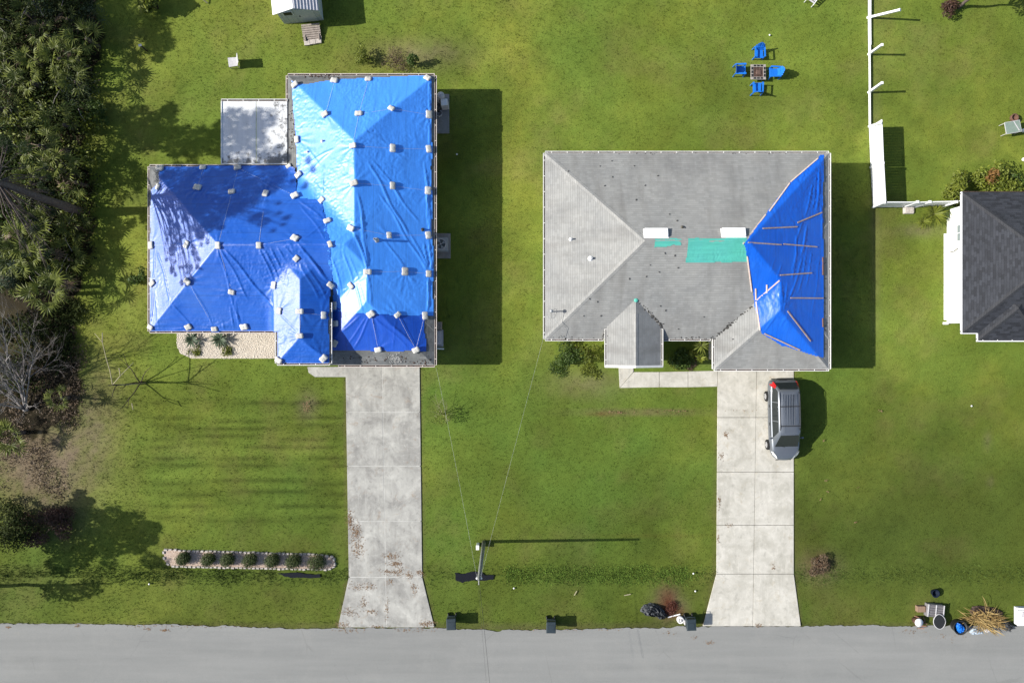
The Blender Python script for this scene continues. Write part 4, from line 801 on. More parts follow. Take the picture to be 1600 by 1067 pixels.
shrub('ground_plant', 'yellow green weedy tuft on the strip below porch garden', 'weeds', 1052, 570, .2, .35, M_leafy, 260, .05, 38, stem=False)
# garden between porch and garage of the grey house
shrub('ground_plant', 'low green foliage in the sunken garden beside the porch', 'plant', 1062, 556, .45, .95, M_leafm, 800, .09, 33, stem=False)
shrub('ground_plant', 'yellowish broad leaved plant in the garden beside garage wall', 'plant', 1082, 552, .5, .4, M_leafy, 160, .11, 34, stem=False)
shrub('ground_plant', 'rusty low weeds on the strip above the pale walkway', 'plant', 1082, 569, .16, .42, M_dry, 420, .045, 35, stem=False)
def star_plant(px, py, n, L, mat, label, name='spiky_plant', cat='plant', el=(.2, 1.0), w=.05, hz=.3):
    b = W(px, py, hz+.2); r = empty(name, (b.x, b.y, 0), 0, label, cat); m = MB(); att = []
    for k in range(n):
        a = 2.4*k; e = R.uniform(*el); d = Vector((math.cos(a)*math.cos(e), math.sin(a)*math.cos(e), math.sin(e))); s = Vector((-math.sin(a), math.cos(a), 0)); l = L*R.uniform(.7, 1.1)
        p = [d*l*q+Vector((0,0,hz-.55*l*q*q*.5)) for q in (.05,.5,1)]; u = R.uniform(.2, 1)
        m.add([p[0]-s*w*.3, p[0]+s*w*.3, p[1]+s*w, p[2], p[1]-s*w], [(0,1,2,4),(4,2,3)]); att += [u]*5
    me = m.mesh('leaf_rosette', mat); me.attributes.new('v', 'FLOAT', 'POINT').data.foreach_set('value', np.array(att, np.float32)); link('leaf_rosette', me, r)
    MB().lathe([(.06,-.02),(.05,hz),(.02,hz+.04)], n=6).build('stem', M_darkw, r); return r
star_plant(1097, 540, 18, .72, M_palm, 'spiky bright palm like plant tucked against the garage corner', hz=1.9, el=(.0,.7), w=.04)
star_plant(1096, 560, 16, .5, M_leafy, 'yellow green spiky plant beside the white garage wall', hz=1.7)
# plants in the stone bed
star_plant(298, 531, 26, .7, M_leafb, 'left green strappy plant in the stone bed under the tarped eave', el=(.1, .8))
star_plant(342, 530, 34, .8, M_leafb, 'right fuller green plant in the stone bed under the tarped eave', el=(.1, .9))
shrub('ground_plant', 'yellow green dry clump at the foot of right bed plant', 'plant', 352, 547, .35, .55, M_leafy, 300, .06, 41, stem=False)
shrub('ground_plant', 'yellow green weeds below the left bed plant', 'plant', 303, 545, .25, .5, M_leafy, 240, .06, 42, stem=False)
# hedge and ornamental grass by the dark house
shrub('hedge', 'yellow green hedge along the back of the dark roofed house', 'hedge', 1560, 287, 1.5, 1.6, M_leafy, 3000, .09, 43, blobs=12)
shrub('hedge', 'leafy corner bush where the white fence meets dark house', 'bush', 1500, 290, 1.5, 1.05, M_leafy, 1600, .09, 44)
shrub('hedge', 'bronze leaved bush in the middle of the hedge', 'bush', 1553, 278, 1.7, .55, leafmat('bronze leaf', (.12,.06,.015), (.32,.17,.05)), 420, .08, 45)
shrub('hedge', 'dark green bush behind the hedge at right frame edge', 'bush', 1592, 290, 1.4, .8, M_leafm, 900, .09, 46)
star_plant(1462, 334, 150, 1.15, M_leafy, 'ornamental grass clump below the white fence', 'ornamental_grass', 'grass clump', (.05, .8), .02)
star_plant(1485, 328, 90, .9, M_leafm, 'ornamental grass clump squeezed against the white house wall', 'ornamental_grass', 'grass clump', (.1, .9), .02)
star_plant(1445, 345, 60, .7, M_leafy, 'smallest ornamental grass clump, farthest from the white wall', 'ornamental_grass', 'grass clump', (.05, .8), .02)
# trees
def tree(name, label, base, top, r0, crown, mat, n, size, seed, cat='tree', slim=.5, limbs=10, lr=.5, flat=.3):
    rr = random.Random(seed); b = Vector(base); r = empty(name, b, 0, label, cat); T_ = Vector(top)-b; m = MB(); k = 9
    m.tube([Vector((0,0,-.1))+T_*(i/k)+Vector((rr.uniform(-1,1), rr.uniform(-1,1), 0))*.05*(i > 0) for i in range(k+1)], [r0*(1-.72*i/k) for i in range(k+1)], 9)
    tr = m.build('trunk', M_bark, r); m = MB()
    E = [(c[0]-b.x, c[1]-b.y, c[2]-b.z)+tuple(c[3:]) for c in crown]
    for e in E:
        q = min(.97, max(.76, (e[2]-rr.uniform(.8, 2.5))/max(T_.z, .1))); m.tube([T_*q, T_*q*.6+Vector(e[:3])*.4+Vector((rr.uniform(-.3,.3), rr.uniform(-.3,.3), .25)), Vector(e[:3])], [min(.04, r0*.3), .03, .012], 4)
        for _ in range(2): m.tube([Vector(e[:3])*.8+T_*q*.2, Vector(e[:3])+Vector((rr.uniform(-1,1)*e[3], rr.uniform(-1,1)*e[4], rr.uniform(-.6,.6)*e[5]))*1.5], [.022,.008], 3)
    m.build('limb', M_bark, tr)
    V, Fc, v = leafcloud(E, n, size, flat, seed, slim); link('crown', npmesh('crown', V, Fc, mat, {'v': v}), r); return r
def cl(cx, cy, z0, z1, n, R_, rr, s=(.5, .9)):
    out = []
    for _ in range(n):
        z = rr.uniform(z0, z1); a = rr.uniform(0, 6.28); d = R_*math.sqrt(rr.random()); q = rr.uniform(*s); out.append((cx+d*math.cos(a), cy+d*math.sin(a), z, q, q, q*.5))
    return out
TANE = math.tan(ELEV)
def shade(bx, targets, rr, jx=1.0):
    # crown clumps whose shade falls on the given measured spots (on the west roof or the lawn)
    out = []
    for px, py, s in targets:
        zr = 0.0; p = W(px, py, 0); z = float(zfA(np.array([p.x]), np.array([p.y]))[0])
        if -18 < p.x < -13.6 and 10.5 < p.y < 15: zr = ZL
        elif z > 0: p = onroof(px, py, zfA); zr = p.z
        x = bx+rr.uniform(-jx, jx); c = zr+(p.x-x)*TANE; out.append((x, p.y, c, s, s, s*.55))
    return out
rr = random.Random(4); bx, by = gx(133), gy(334)
def scat(l, k, sp, rr): return [(x+rr.gauss(0, sp)*s*24, y+rr.gauss(0, sp)*s*24, s*rr.uniform(.28, .55)) for x, y, s in l for _ in range(k)]
PT_ = [(262,272,.8),(285,285,.8),(312,272,.8),(338,288,.9),(365,278,.8),(392,272,.9),(420,286,.9),(445,272,.8),(300,308,.7),(330,322,.8),(358,330,.8),(385,318,.8),(405,345,.6),(345,352,.6),(375,300,.8),(245,296,.35),(252,330,.35),(268,345,.4),(290,335,.5),(300,358,.5),(318,375,.35),(255,402,.4),(275,412,.45),(292,428,.4),(302,442,.3),(248,366,.35),(280,385,.3),(262,312,.45),(275,325,.4),(240,318,.4),(258,372,.4),(270,392,.35),(300,395,.35),(310,345,.5),(325,358,.4),(245,352,.4),(283,357,.4),(262,425,.35),(310,415,.3),(240,340,.4),(292,315,.5),(467,262,.5),(472,292,.5),(440,345,.4)]
tree('pine_tree', 'tall pine whose leaning trunk crosses the left frame edge, crown out of view', (bx, by, 0), (bx-.4, by+.5, 10.2), .34, shade(bx-.6, scat([p for p in PT_ if p[2] >= .6], 3, .55, rr)+[p for p in PT_ if p[2] >= .7]+scat([p for p in PT_ if p[2] < .6], 5, .95, rr), rr, .7), M_needle, 30000, .10, 61, slim=.16, flat=.1)
for (px, py, tg, n, lab, sd_) in ((15,210,[(350,208,.7),(372,222,.7),(395,212,.7),(418,226,.8),(435,214,.7),(360,240,.8),(390,245,.8),(420,246,.8),(335,232,.8),(318,218,.7),(300,238,.7)],5000,'tall tree left of the wood shading the white lanai roof',3),
  (20,180,[(215,185,.8),(235,205,.8),(258,192,.7),(222,225,.8),(250,222,.8),(285,215,.7),(275,238,.6),(205,210,.7),(265,176,.5),(190,240,.5)],4500,'tree in the wood above the pale palms, crown outside the left edge',2),
  (5,35,[(180,30,1.0),(205,15,1.0),(220,42,.9),(245,50,.8),(258,72,.6),(235,78,.4),(250,22,.6),(170,60,.9),(195,62,.6),(272,10,.8),(165,5,1.),(248,95,.35)],6000,'tree at the top left corner beyond the frame',4),
  (-20,835,[(120,800,.9),(145,820,1.0),(175,812,.9),(205,822,.9),(228,835,.8),(150,850,1.0),(185,850,.9),(215,855,.6),(120,870,.9),(95,850,1.),(90,885,.7),(125,775,.4),(140,785,.3),(245,828,.3),(240,848,.3)],8000,'tree beyond the left edge shading the lower lawn',5),
  (-25,915,[(85,925,.7),(115,928,.7),(140,922,.6),(170,880,.5),(235,880,.6),(255,884,.5)],1300,'small tree beyond the left edge by the ditch',6),
  (0,270,[(178,350,.4),(205,352,.35),(215,300,.3),(190,285,.4),(160,290,.5),(205,265,.35),(225,345,.3),(150,390,.6)],900,'slim tree beyond the left edge above the leaning trunk',7),
  (-70,120,[(95,165,.8),(120,60,.8),(30,30,1.0),(110,15,1.)],1700,'unseen broad tree added outside the left edge to shade the upper wood',8),  # this and the next two trees are unseen, added to darken the wood
  (-75,330,[(20,250,.8),(118,400,.8)],900,'unseen broad tree added outside the left edge to shade the middle wood',9),
  (-80,520,[(70,480,1.0),(110,490,1.0),(100,530,1.1),(90,580,1.),(115,560,.9),(130,545,.8)],1900,'unseen tree added outside the left edge to shade the dead thicket',10)):
    rr = random.Random(sd_*7); b = (gx(px), gy(py), 0); cr = shade(b[0], tg, rr, .9)
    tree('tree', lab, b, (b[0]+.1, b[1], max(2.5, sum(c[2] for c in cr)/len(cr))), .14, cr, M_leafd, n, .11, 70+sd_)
rr = random.Random(5); b = (gx(1497), gy(12), 0)
tree('tree', 'small leafy tree with brown base cut by top right edge', b, (b[0], b[1]+.1, 3.2), .12, cl(b[0]+.4, b[1]+1.0, 2.2, 3.8, 8, 1.1, rr), M_leafm, 1500, .09, 91)
shrub('bush', 'dark brown bush at the foot of the top right tree', 'bush', 1484, 12, .8, .75, M_leafr, 1100, .06, 92)
# bare trees
def dead_tree(name, label, px, py, dirs, seed, mat, depth=3, group=None, n=3, spread=.6):
    b = Vector((gx(px), gy(py), 0)); r = empty(name, b, 0, label, 'tree', group); rr = random.Random(seed); m = MB()
    m.lathe([(.14,-.05),(.11,.1),(.09,.3)], (0,0,0), 7); m.build('trunk', mat, r); m = MB()
    for d, L, r0 in dirs: branch(m, (0,0,.12), d, L, r0, depth, rr, spread, .05, n)
    m.build('branch', mat, r); return r
dead_tree('dead_tree', 'dense silvery dead tree with bare twigs at the wood edge', 42, 640, [((.15,.9,.5),3.4,.06),((.5,.9,.5),3.2,.06),((-.6,.9,.5),3.0,.06),((-.35,.75,.8),2.6,.07),((.1,.9,.7),2.8,.08),((.55,.7,.7),2.5,.06),((-.7,.4,.8),2.3,.06),((.7,.3,.8),1.9,.05),((-.1,.5,1),2.4,.06)], 3, M_deadw, 4)
dead_tree('dead_tree', 'second grey bare thicket left behind the silvery dead tree', 40, 600, [((.9,.6,.4),2.4,.035),((.2,1,.3),2.8,.04),((.6,1,.35),2.8,.04),((-.5,1,.4),2.5,.04),((-.4,.7,.8),2.0,.05),((.4,.8,.6),2.3,.05),((.7,.5,.6),2.2,.05),((0,.9,.5),2.1,.05),((.8,.9,.5),2.2,.04)], 8, plain('dull grey twig', (.20,.18,.175), .95), 4)
dead_tree('dead_tree', 'bare young tree with forked dark limbs on the front lawn', 221, 598, [((-.05,.02,1),3.0,.055),((.05,.75,.9),1.9,.04),((.1,-.85,1.0),1.9,.04),((.55,.45,.9),1.8,.035)], 12, M_darkw, 1, n=2, spread=.5)
m = MB(); b0 = W(176, 601, 2.9); r = empty('sapling', (gx(222)+.25, gy(598), 0), 0, 'pale thin forked stems rising above the dark bare tree', 'sapling'); o_ = r.location
for pts in ([(176,602,2.6),(172,580,2.75),(166,560,2.9),(160,535,3.1),(148,521,3.2)], [(177,600,2.6),(188,587,2.7),(198,577,2.8),(209,566,2.9)], [(160,535,3.1),(160,520,3.3)], [(206,630,1.6),(208,640,1.7)], [(188,587,2.7),(186,575,2.9)]): m.tube([W(*p)-o_ for p in pts], [.03-.004*i for i in range(len(pts))], 4)
m.tube([(0,0,0), W(198,601,1.6)-o_, W(177,601,2.6)-o_], [.04,.035,.03], 5); m.build('stem', M_palew, r)
b = W(690, 648, .5); r = empty('sapling', (b.x, b.y, 0), 0, 'small leafless shrub under the left overhead wire', 'sapling'); m = MB(); rr = random.Random(9)
for k in range(5): branch(m, (0,0,0), (rr.uniform(-.5,.5), rr.uniform(-.3,.8), 1), .9, .02, 2, rr, .7, .1, 3)
m.build('stem', M_palew, r); V, Fc, v = leafcloud([(0,-.1,.8,.55,.6,.4)], 260, .05, .3, 5); link('foliage', npmesh('foliage', V, Fc, M_leafy, {'v': v}), r)
# dead brown shrub stump and brown leaf pile
shrub('brush_pile', 'rust brown dead palm clump on the lawn right of the pale driveway', 'brush', 1280, 883, .6, .8, M_dry, 1500, .08, 93, slim=.18)
shrub('brush_pile', 'rusty core of the dead palm clump beside pale driveway', 'brush', 1279, 880, .5, .35, leafmat('rust leaf', (.10,.03,.012), (.24,.10,.05), trans=0), 500, .06, 94, slim=.3)
shrub('leaf_pile', 'rust red pine straw heap beside the black plastic bag', 'leaf pile', 1048, 947, .22, .65, leafmat('red straw', (.06,.018,.010), (.15,.05,.03), trans=0), 1500, .06, 95, stem=False, slim=.15)
# shrub bed with seven clipped shrubs and edging stones
t = NT('wood chip mulch'); nn = t.noise(16, 5, .8); M_mulch = t.fin(t.mix(t.ramp(nn, .35, .65), (.26,.18,.13), (.66,.54,.45)), .95, .1, t.bump(nn, .04))
t = NT('cream gravel'); nn = t.noise(20, 5, .8); n2 = t.noise(1.5, 4); M_grav = t.fin(t.mix(t.ramp(nn, .3, .62), (.32,.26,.20), t.mix(t.ramp(n2, .4, .7), (.74,.68,.58), (.56,.50,.42))), .95, .1, t.bump(nn, .04))
bed = empty('planting_bed', (0,0,0)); tag(bed, 'mulched strip with pale stone edging and seven clipped shrubs', 'planting bed')
P_ = gp(BED_S)[::-1]; MB().prism(P_, -.05, .05).build('mulch', M_mulch, bed)
M_stone = plain('pale edging stone', (.46,.42,.38), .9, .2, .3, 7, .01)
ST = [MB().hexa([(-.12,-.07,-.04),(.12,-.075,-.04),(.115,.075,-.04),(-.12,.07,-.04),(-.09,-.05,.10),(.095,-.055,.11),(.085,.05,.10),(-.09,.055,.09)]).mesh('edging_stone', M_stone), MB().hexa([(-.10,-.08,-.04),(.11,-.07,-.04),(.12,.07,-.04),(-.10,.075,-.04),(-.08,-.05,.12),(.085,-.05,.10),(.09,.05,.11),(-.07,.05,.12)]).mesh('edging_stone', M_stone)]
n = len(P_)
for i in range(n):
    a, b = Vector(P_[i]), Vector(P_[(i+1) % n]); L = (b-a).length; k = max(1, int(L/.27))
    for j in range(k):
        q = a.lerp(b, (j+.5)/k); o = link('edging_stone', ST[R.randint(0, 1)], bed, (q.x+R.uniform(-.02,.02), q.y+R.uniform(-.02,.02), .01)); o.rotation_euler = (R.uniform(-.1,.1), R.uniform(-.1,.1), math.atan2(b.y-a.y, b.x-a.x)+R.uniform(-.15,.15)); o.scale = (1, R.uniform(.8, 1.2), R.uniform(.8, 1.2))
M_box = leafmat('boxwood leaf', (.012,.026,.006), (.075,.105,.020))
ORD = ('first', 'second', 'third', 'fourth', 'fifth', 'sixth', 'seventh')
for k, (px, py, rad) in enumerate(((286,873,.50),(325,874.5,.50),(355,874.5,.51),(390,875.5,.53),(425,876,.54),(458,877,.57),(494,879,.64))):
    b = W(px, py, .4); r = empty('round_shrub', (b.x, b.y, 0), 0, f'round clipped green shrub, {ORD[k]} from the west in the stone edged bed', 'shrub', 'clipped shrubs in the stone edged bed')
    V, Fc, v = leafcloud([(0,0,.40,rad,rad*.92,.40),(rad*.2,.1,.45,rad*.8,rad*.8,.38),(-rad*.25,-.1,.4,rad*.7,rad*.7,.35)], 3000, .036, 1.1, 100+k); link('foliage', npmesh('foliage', V, Fc, M_box, {'v': v}), r); MB().lathe([(.04,-.03),(.03,.4),(.01,.5)], n=5).build('stem', M_darkw, r)
gb = empty('gravel_bed', (0,0,0)); tag(gb, 'cream gravel bed with rounded corner below the tarped south eave', 'gravel bed'); MB().prism(gp(BED_A)[::-1], -.05, .055).build('gravel', M_grav, gb)
X, Y = scatter(2600, gx(277), gx(430), gy(560), gy(520)); kp = inpoly(X/G0+800, 533.5-Y/G0, BED_A); X, Y = X[kp], Y[kp]; s = NR.uniform(.015, .045, len(X))
dv = np.array([(-1,-.7,0),(1,-.8,0),(.8,.9,0),(-.9,.8,0),(.1,0,1.1)]); V = (np.c_[X, Y, np.full(len(X), .05)][:, None]+dv[None]*s[:, None, None]).reshape(-1, 3); f1 = np.array([(0,1,4),(1,2,4),(2,3,4),(3,0,4)])
me = npmesh('pebbles', V, (np.arange(len(X))[:, None, None]*5+f1[None]).reshape(-1, 3), plain('cream pebble', (.66,.61,.53), .9, .2, .3, 12)); tag(link('pebbles', me, gb), None, None, None, 'stuff')
# fallen leaves and straw on concrete and road
def litter(name, label, spots, mat, size, z, slim=.35):
    g_ = np.random.default_rng(len(label)); Ps = []
    for px, py, rx, ry, n in spots: Ps.append(np.c_[gx(g_.normal(px, rx*.55, n)), gy(g_.normal(py, ry*.55, n))])
    P_ = np.concatenate(Ps); n = len(P_); a = g_.uniform(0, 6.28, n); s = size*g_.uniform(.4, 1.3, n); c, d = np.c_[np.cos(a), np.sin(a)]*s[:, None], np.c_[-np.sin(a), np.cos(a)]*s[:, None]*slim
    zz = z+g_.uniform(0, .015, n)[:, None]; V = np.stack([np.c_[P_-c, zz], np.c_[P_-d, zz+.004], np.c_[P_+c, zz+.008], np.c_[P_+d, zz+.004]], 1).reshape(-1, 3)
    o = link(name, npmesh(name, V, np.arange(n*4).reshape(-1, 4), mat, {'v': np.repeat(g_.uniform(0, 1, n), 4)})); tag(o, label, 'leaf litter', None, 'stuff')
M_lit = leafmat('tan leaf litter', (.13,.075,.04), (.30,.20,.12), .9, .1, 0)
litter('fallen_leaves', 'tan leaf litter drifted over the lower grey driveway', [(547,812,5,14,180),(556,830,8,14,220),(560,855,10,14,200),(612,868,12,5,120),(618,880,10,4,120),(612,893,16,4,120),(625,890,5,10,60),(640,897,5,6,70),(655,894,5,5,60),(648,918,5,7,60),(578,915,8,5,60),(555,915,18,6,80),(545,955,14,6,100),(568,942,6,10,60),(580,955,8,5,60),(605,950,3,20,60),(668,973,12,5,140),(610,908,5,4,30),(535,975,10,4,80),(590,978,20,2,50)], M_lit, .045, .062)
litter('fallen_leaves', 'small brown leaf clusters along the pale driveway', [(1133,679,4,5,50),(1126,712,4,6,30),(1123,782,2,8,40),(1140,820,6,3,20),(1184,976,5,3,30),(1208,885,3,4,20),(1122,840,2,10,20),(1160,640,30,3,15)], M_lit, .05, .062)
litter('fallen_leaves', 'brown leaf scraps along the road edge', [(232,982,5,2,25),(258,984,6,2,40),(13,979,4,2,25),(122,977,5,2,25),(545,984,20,4,50),(650,984,30,3,50),(1085,995,5,3,14),(1108,1003,6,3,30),(1425,985,30,5,30),(1475,995,25,6,30),(1046,989,8,4,16),(300,978,100,2,60),(900,983,100,2,40)], M_lit, .05, .018)
litter('fallen_leaves', 'orange brown leaves scattered on the right lawn', [(1287,687,2,2,10),(1374,642,3,2,12),(1289,750,3,2,8),(1292,767,2,2,6),(1281,778,2,2,6),(1336,815,3,2,8),(1339,760,3,2,5),(480,634,5,9,60),(965,644,30,2,40),(1050,641,25,2,30)], M_lit, .05, .12)
# ---------------------------------------------------------------- van
t = NT('silver grey car paint'); fl = t.noise(300, 2); M_paint = t.fin(t.mix(fl, (.16,.18,.205), (.21,.23,.26)), .40, .5, None, .6); t.b.inputs['Coat Weight'].default_value = .25; t.b.inputs['Coat Roughness'].default_value = .12
M_cglass = plain('tinted car glass', (.012,.018,.02), .06, .6, .1); M_tyre = plain('tyre rubber', (.018,.018,.018), .85, .2, .2); M_rim = plain('alloy rim', (.55,.55,.56), .35, .5, .05, metal=.7)
M_black = plain('black plastic', (.02,.021,.022), .55, .4, .15); M_red = plain('red lamp lens', (.42,.012,.015), .2, .5, .1); M_lamp = plain('clear lamp lens', (.68,.70,.68), .15, .6, .1)
vc = W(1226, 655, 1.0); van = empty('van', (17.44, -5.02, 0), math.pi+math.radians(1.2), 'silver grey minivan with roof rails parked on the pale driveway', 'van', None)
m = MB(); ST_ = [(-2.58,.70,.62,.42),(-2.54,.84,.86,.32),(-2.42,.92,1.00,.26),(-2.1,.96,1.03,.24),(-1.2,.975,1.03,.22),(0,.975,1.02,.22),(1.0,.97,1.01,.22),(1.65,.95,1.00,.24),(2.0,.90,.94,.25),(2.26,.80,.87,.27),(2.44,.64,.78,.29),(2.55,.44,.69,.33),(2.61,.22,.62,.38)]
sec = []
for y, w, zt, zb in ST_:
    h = zt-zb; pr = [(0,zb),(w*.86,zb),(w*.97,zb+h*.22),(w,zb+h*.5),(w*.985,zb+h*.72),(w*.93,zb+h*.93),(w*.80,zt),(w*.4,zt+.025),(0,zt+.035)]
    sec.append([(x, y, z) for x, z in pr]+[(-x, y, z) for x, z in pr[-2:0:-1]])
k = len(sec[0]); vs = [p for s in sec for p in s]
m.add(vs, [(i*k+j, i*k+(j+1) % k, (i+1)*k+(j+1) % k, (i+1)*k+j) for i in range(len(sec)-1) for j in range(k)]+[tuple(range(k)), tuple(range((len(sec)-1)*k, len(sec)*k))[::-1]], 0, True)
body = link('body', recalc(m.mesh('body', M_paint)), van); sb = body.modifiers.new('smooth', 'SUBSURF'); sb.levels = sb.render_levels = 1
# greenhouse: (y, half width, z) rings from belt to roof
belt = [(-2.44,.70,1.02),(-2.34,.84,1.03),(-1.2,.885,1.03),(0,.89,1.03),(1.15,.87,1.01),(1.66,.72,.985)]
roof = [(-1.98,.60,1.66),(-1.86,.67,1.70),(-1.2,.69,1.745),(0,.69,1.755),(.62,.67,1.72),(.86,.58,1.67)]
mid = [tuple(a+(b-a)*.93 for a, b in zip(p, q)) for p, q in zip(belt, roof)]
def ringpts(l): return [(w, y, z) for y, w, z in l]+[(-w, y, z) for y, w, z in l[::-1]]
rb, rm = ringpts(belt), ringpts(mid); rt = [(x*.92, y*.985, z+.015) for x, y, z in ringpts(roof)]; rc = [(x*.45, y*.9, z+.045) for x, y, z in ringpts(roof)]; n = len(rb)
m = MB(); m.add(rb+rm+rt+rc, [(l*n+i, l*n+(i+1) % n, (l+1)*n+(i+1) % n, (l+1)*n+i) for l in range(3) for i in range(n)]+[tuple(range(3*n, 4*n))], 0, True)
cab = link('cabin', recalc(m.mesh('cabin', M_paint)), van)
def glass(name, q, inset=.05, off=.012):
    q = [Vector(v) for v in q]; c = sum(q, Vector())/len(q); nr = (q[1]-q[0]).cross(q[2]-q[0]).normalized()
    if nr.dot(c-Vector((0,-.3,1.2))) < 0: nr = -nr
    o_ = [c+(v-c)*(1-inset) + nr*off for v in q]; i_ = [v-nr*.012 for v in o_]; k = len(q); m = MB(); m.add(o_+i_, [tuple(range(k)), tuple(range(k, 2*k))[::-1]]+[(a, a+k, (a+1) % k+k, (a+1) % k) for a in range(k)])
    return link(name, recalc(m.mesh(name, M_cglass)), van)
L = lambda a, b, f_: tuple(x+(y-x)*f_ for x, y in zip(a, b))
for s in (1, -1):
    P_ = lambda l, i: (l[i][1]*s, l[i][0], l[i][2])
    for i in (1, 2, 3):
        a, b, c, d = P_(belt, i), P_(belt, i+1), P_(roof, i+1), P_(roof, i)
        glass('side_window', [L(a, d, .06), L(b, c, .06), L(b, c, .9), L(a, d, .9)], .05)
m_ = [(-belt[5][1],belt[5][0],belt[5][2]),(belt[5][1],belt[5][0],belt[5][2]),(roof[5][1],roof[5][0],roof[5][2]),(-roof[5][1],roof[5][0],roof[5][2])]
ws = [(-.74,1.655,1.0),(.74,1.655,1.0),(.585,.87,1.665),(-.585,.87,1.665)]; glass('windshield', ws, .015, .03)
glass('rear_window', [(-.70,-2.38,1.08),(.70,-2.38,1.08),(.58,-1.99,1.64),(-.58,-1.99,1.64)], .02, .05)
for s in (1, -1):
    for y in (1.62, -1.5):
        w = MB().lathe([(.20,-.11),(.30,-.105),(.335,-.07),(.335,.07),(.30,.105),(.20,.11)], (0,0,0), 20, axis='x').build('wheel', M_tyre, van, (s*.93, y, .335))
        q = MB().lathe([(.215,-.02),(.215,.0),(.17,.02),(.06,.035),(.0,.04)], (0,0,0), 16, axis='x')
        for a in range(5): aa = a*1.257; q.bar((.03,.05*math.cos(aa),.05*math.sin(aa)), (.02,.2*math.cos(aa),.2*math.sin(aa)), .05, .02, up=(1,0,0))
        rim = q.build('rim', M_rim, w, (s*.10, 0, 0)); rim.scale = (s, 1, 1)
    link('headlight', recalc(MB().hexa([(s*.52,2.46,.60),(s*.80,2.18,.62),(s*.91,1.98,.80),(s*.56,2.38,.74),(s*.50,2.50,.77),(s*.80,2.22,.82),(s*.84,1.98,.975),(s*.58,2.30,.885)]).mesh('headlight', M_lamp)), van)
    link('taillight', recalc(MB().hexa([(s*.74,-2.50,.80),(s*.93,-2.30,.80),(s*.90,-2.18,1.02),(s*.72,-2.40,1.02),(s*.74,-2.47,1.05),(s*.86,-2.28,1.05),(s*.77,-2.06,1.38),(s*.69,-2.24,1.38)]).mesh('taillight', M_red)), van)
    m = MB(); m.box((s*1.02,1.12,1.04), (.17,.11,.13), tp=.85); m.box((s*.93,1.14,1.02), (.1,.06,.05)); m.build('wing_mirror', M_paint, van, bevel=.02)
    m = MB(); m.tube([(s*.60,-1.85,1.72),(s*.63,-1.7,1.79),(s*.63,.35,1.80),(s*.61,.55,1.74)], .022, 6)
    m.build('roof_rail', M_black, van)
    m = MB(); m.bar((s*.983,.15,.82), (s*.983,.32,.82), .02, .03); m.bar((s*.983,-1.0,.82), (s*.983,-.83,.82), .02, .03); m.build('door_handle', M_black, van)
    m = MB(); m.bar((s*.978,-1.9,.93), (s*.978,1.0,.92), .012, .025); m.build('trim_strip', M_black, van)
for y in (-.95, .28): m = MB(); m.bar((-.62,y,1.82), (.62,y,1.82), .05, .025); m.build('crossbar', M_black, van)
m = MB()
for k in range(7): m.box((-.42+.14*k, -.75, 1.798-.0012*(k-3)**2*2), (.03, 1.9, .018))
m.build('roof_rib', M_paint, van)
m = MB(); m.bar((-.7,-2.62,.55), (.7,-2.62,.55), .06, .16); m.bar((-.25,-2.6,.78), (.25,-2.6,.78), .03, .12, mi=0); m.build('bumper', M_black, van, bevel=.02)
m = MB(); m.bar((-.35,1.66,1.045), (.25,1.56,1.09), .02, .015); m.bar((.1,1.70,1.035), (.65,1.58,1.08), .02, .015); m.build('wiper', M_black, van)
m = MB(); m.hexa([(-.5,2.575,.40),(.5,2.575,.40),(.5,2.62,.42),(-.5,2.62,.42),(-.45,2.56,.58),(.45,2.56,.58),(.45,2.595,.57),(-.45,2.595,.57)]); m.build('grille', M_black, van)
# ---------------------------------------------------------------- white vinyl fence
fn = empty('fence', (gx(1357), gy(260), 0), 0, 'white vinyl fence with storm torn panels, posts leaning, last panel standing', 'fence'); o_ = fn.location; M_vin = plain('white vinyl', (.82,.83,.83), .45, .4, .02)
m = MB(); b0 = gx(1357)
m.bar(Vector((b0, gy(-30), .16))-o_, Vector((b0, gy(29), .16))-o_, .15, .12); m.build('bottom_rail', M_vin, fn)
for a, b, w in ((29,72,.16),(72,86,.12),(86,143,.09),(143,198,.10)): m = MB(); m.bar(Vector((b0, gy(a)-.02, .12+.02))-o_, Vector((b0+.03, gy(b), .12))-o_, w, .10); m.build('bottom_rail', M_vin, fn)
def post(px, py, tx, ty, tz, name='post'):
    a = Vector((gx(px), gy(py), -.05)); b = W(tx, ty, tz); m = MB(); m.bar(a-o_, b-o_, .13, .13, up=(0,1,0)); d = (b-a).normalized(); m.bar(b-o_, b-o_+d*.04, .16, .16, up=(0,1,0)); return m.build(name, M_vin, fn)
post(1355, 28, 1406, 16, 1.55); post(1357, 85.5, 1378, 70.5, 1.7); post(1357, 145, 1378, 130, 1.7); post(1358, 198, 1375, 192.5, 1.7); post(1360.5, 262, 1379.5, 255, 1.7); post(1364, 324, 1381.5, 316.5, 1.7)
def panel(a, b, h, parent):
    a, b = Vector(a), Vector(b); L = (b-a).length; d = (b-a)/L; nn = int(L/.17); m = MB()
    for k in range(nn):
        p = a+d*(L*(k+.5)/nn); m.bar(p-o_+Vector((0,0,.12)), p-o_+Vector((0,0,h-.1)), .03 if abs(d.x) < .5 else L/nn-.006, L/nn-.006 if abs(d.x) < .5 else .03, up=(0,1,0))
    m.build('panel', M_vin, parent)
    for z in (.1, h-.06): MB().bar(a-o_+Vector((0,0,z)), b-o_+Vector((0,0,z)), .055, .13).build('rail', M_vin, parent)
panel((gx(1358), gy(199), 0), (gx(1360.4), gy(261.8), 0), 1.65, fn); panel((gx(1360.6), gy(262.2), 0), (gx(1363.9), gy(323), 0), 1.65, fn)
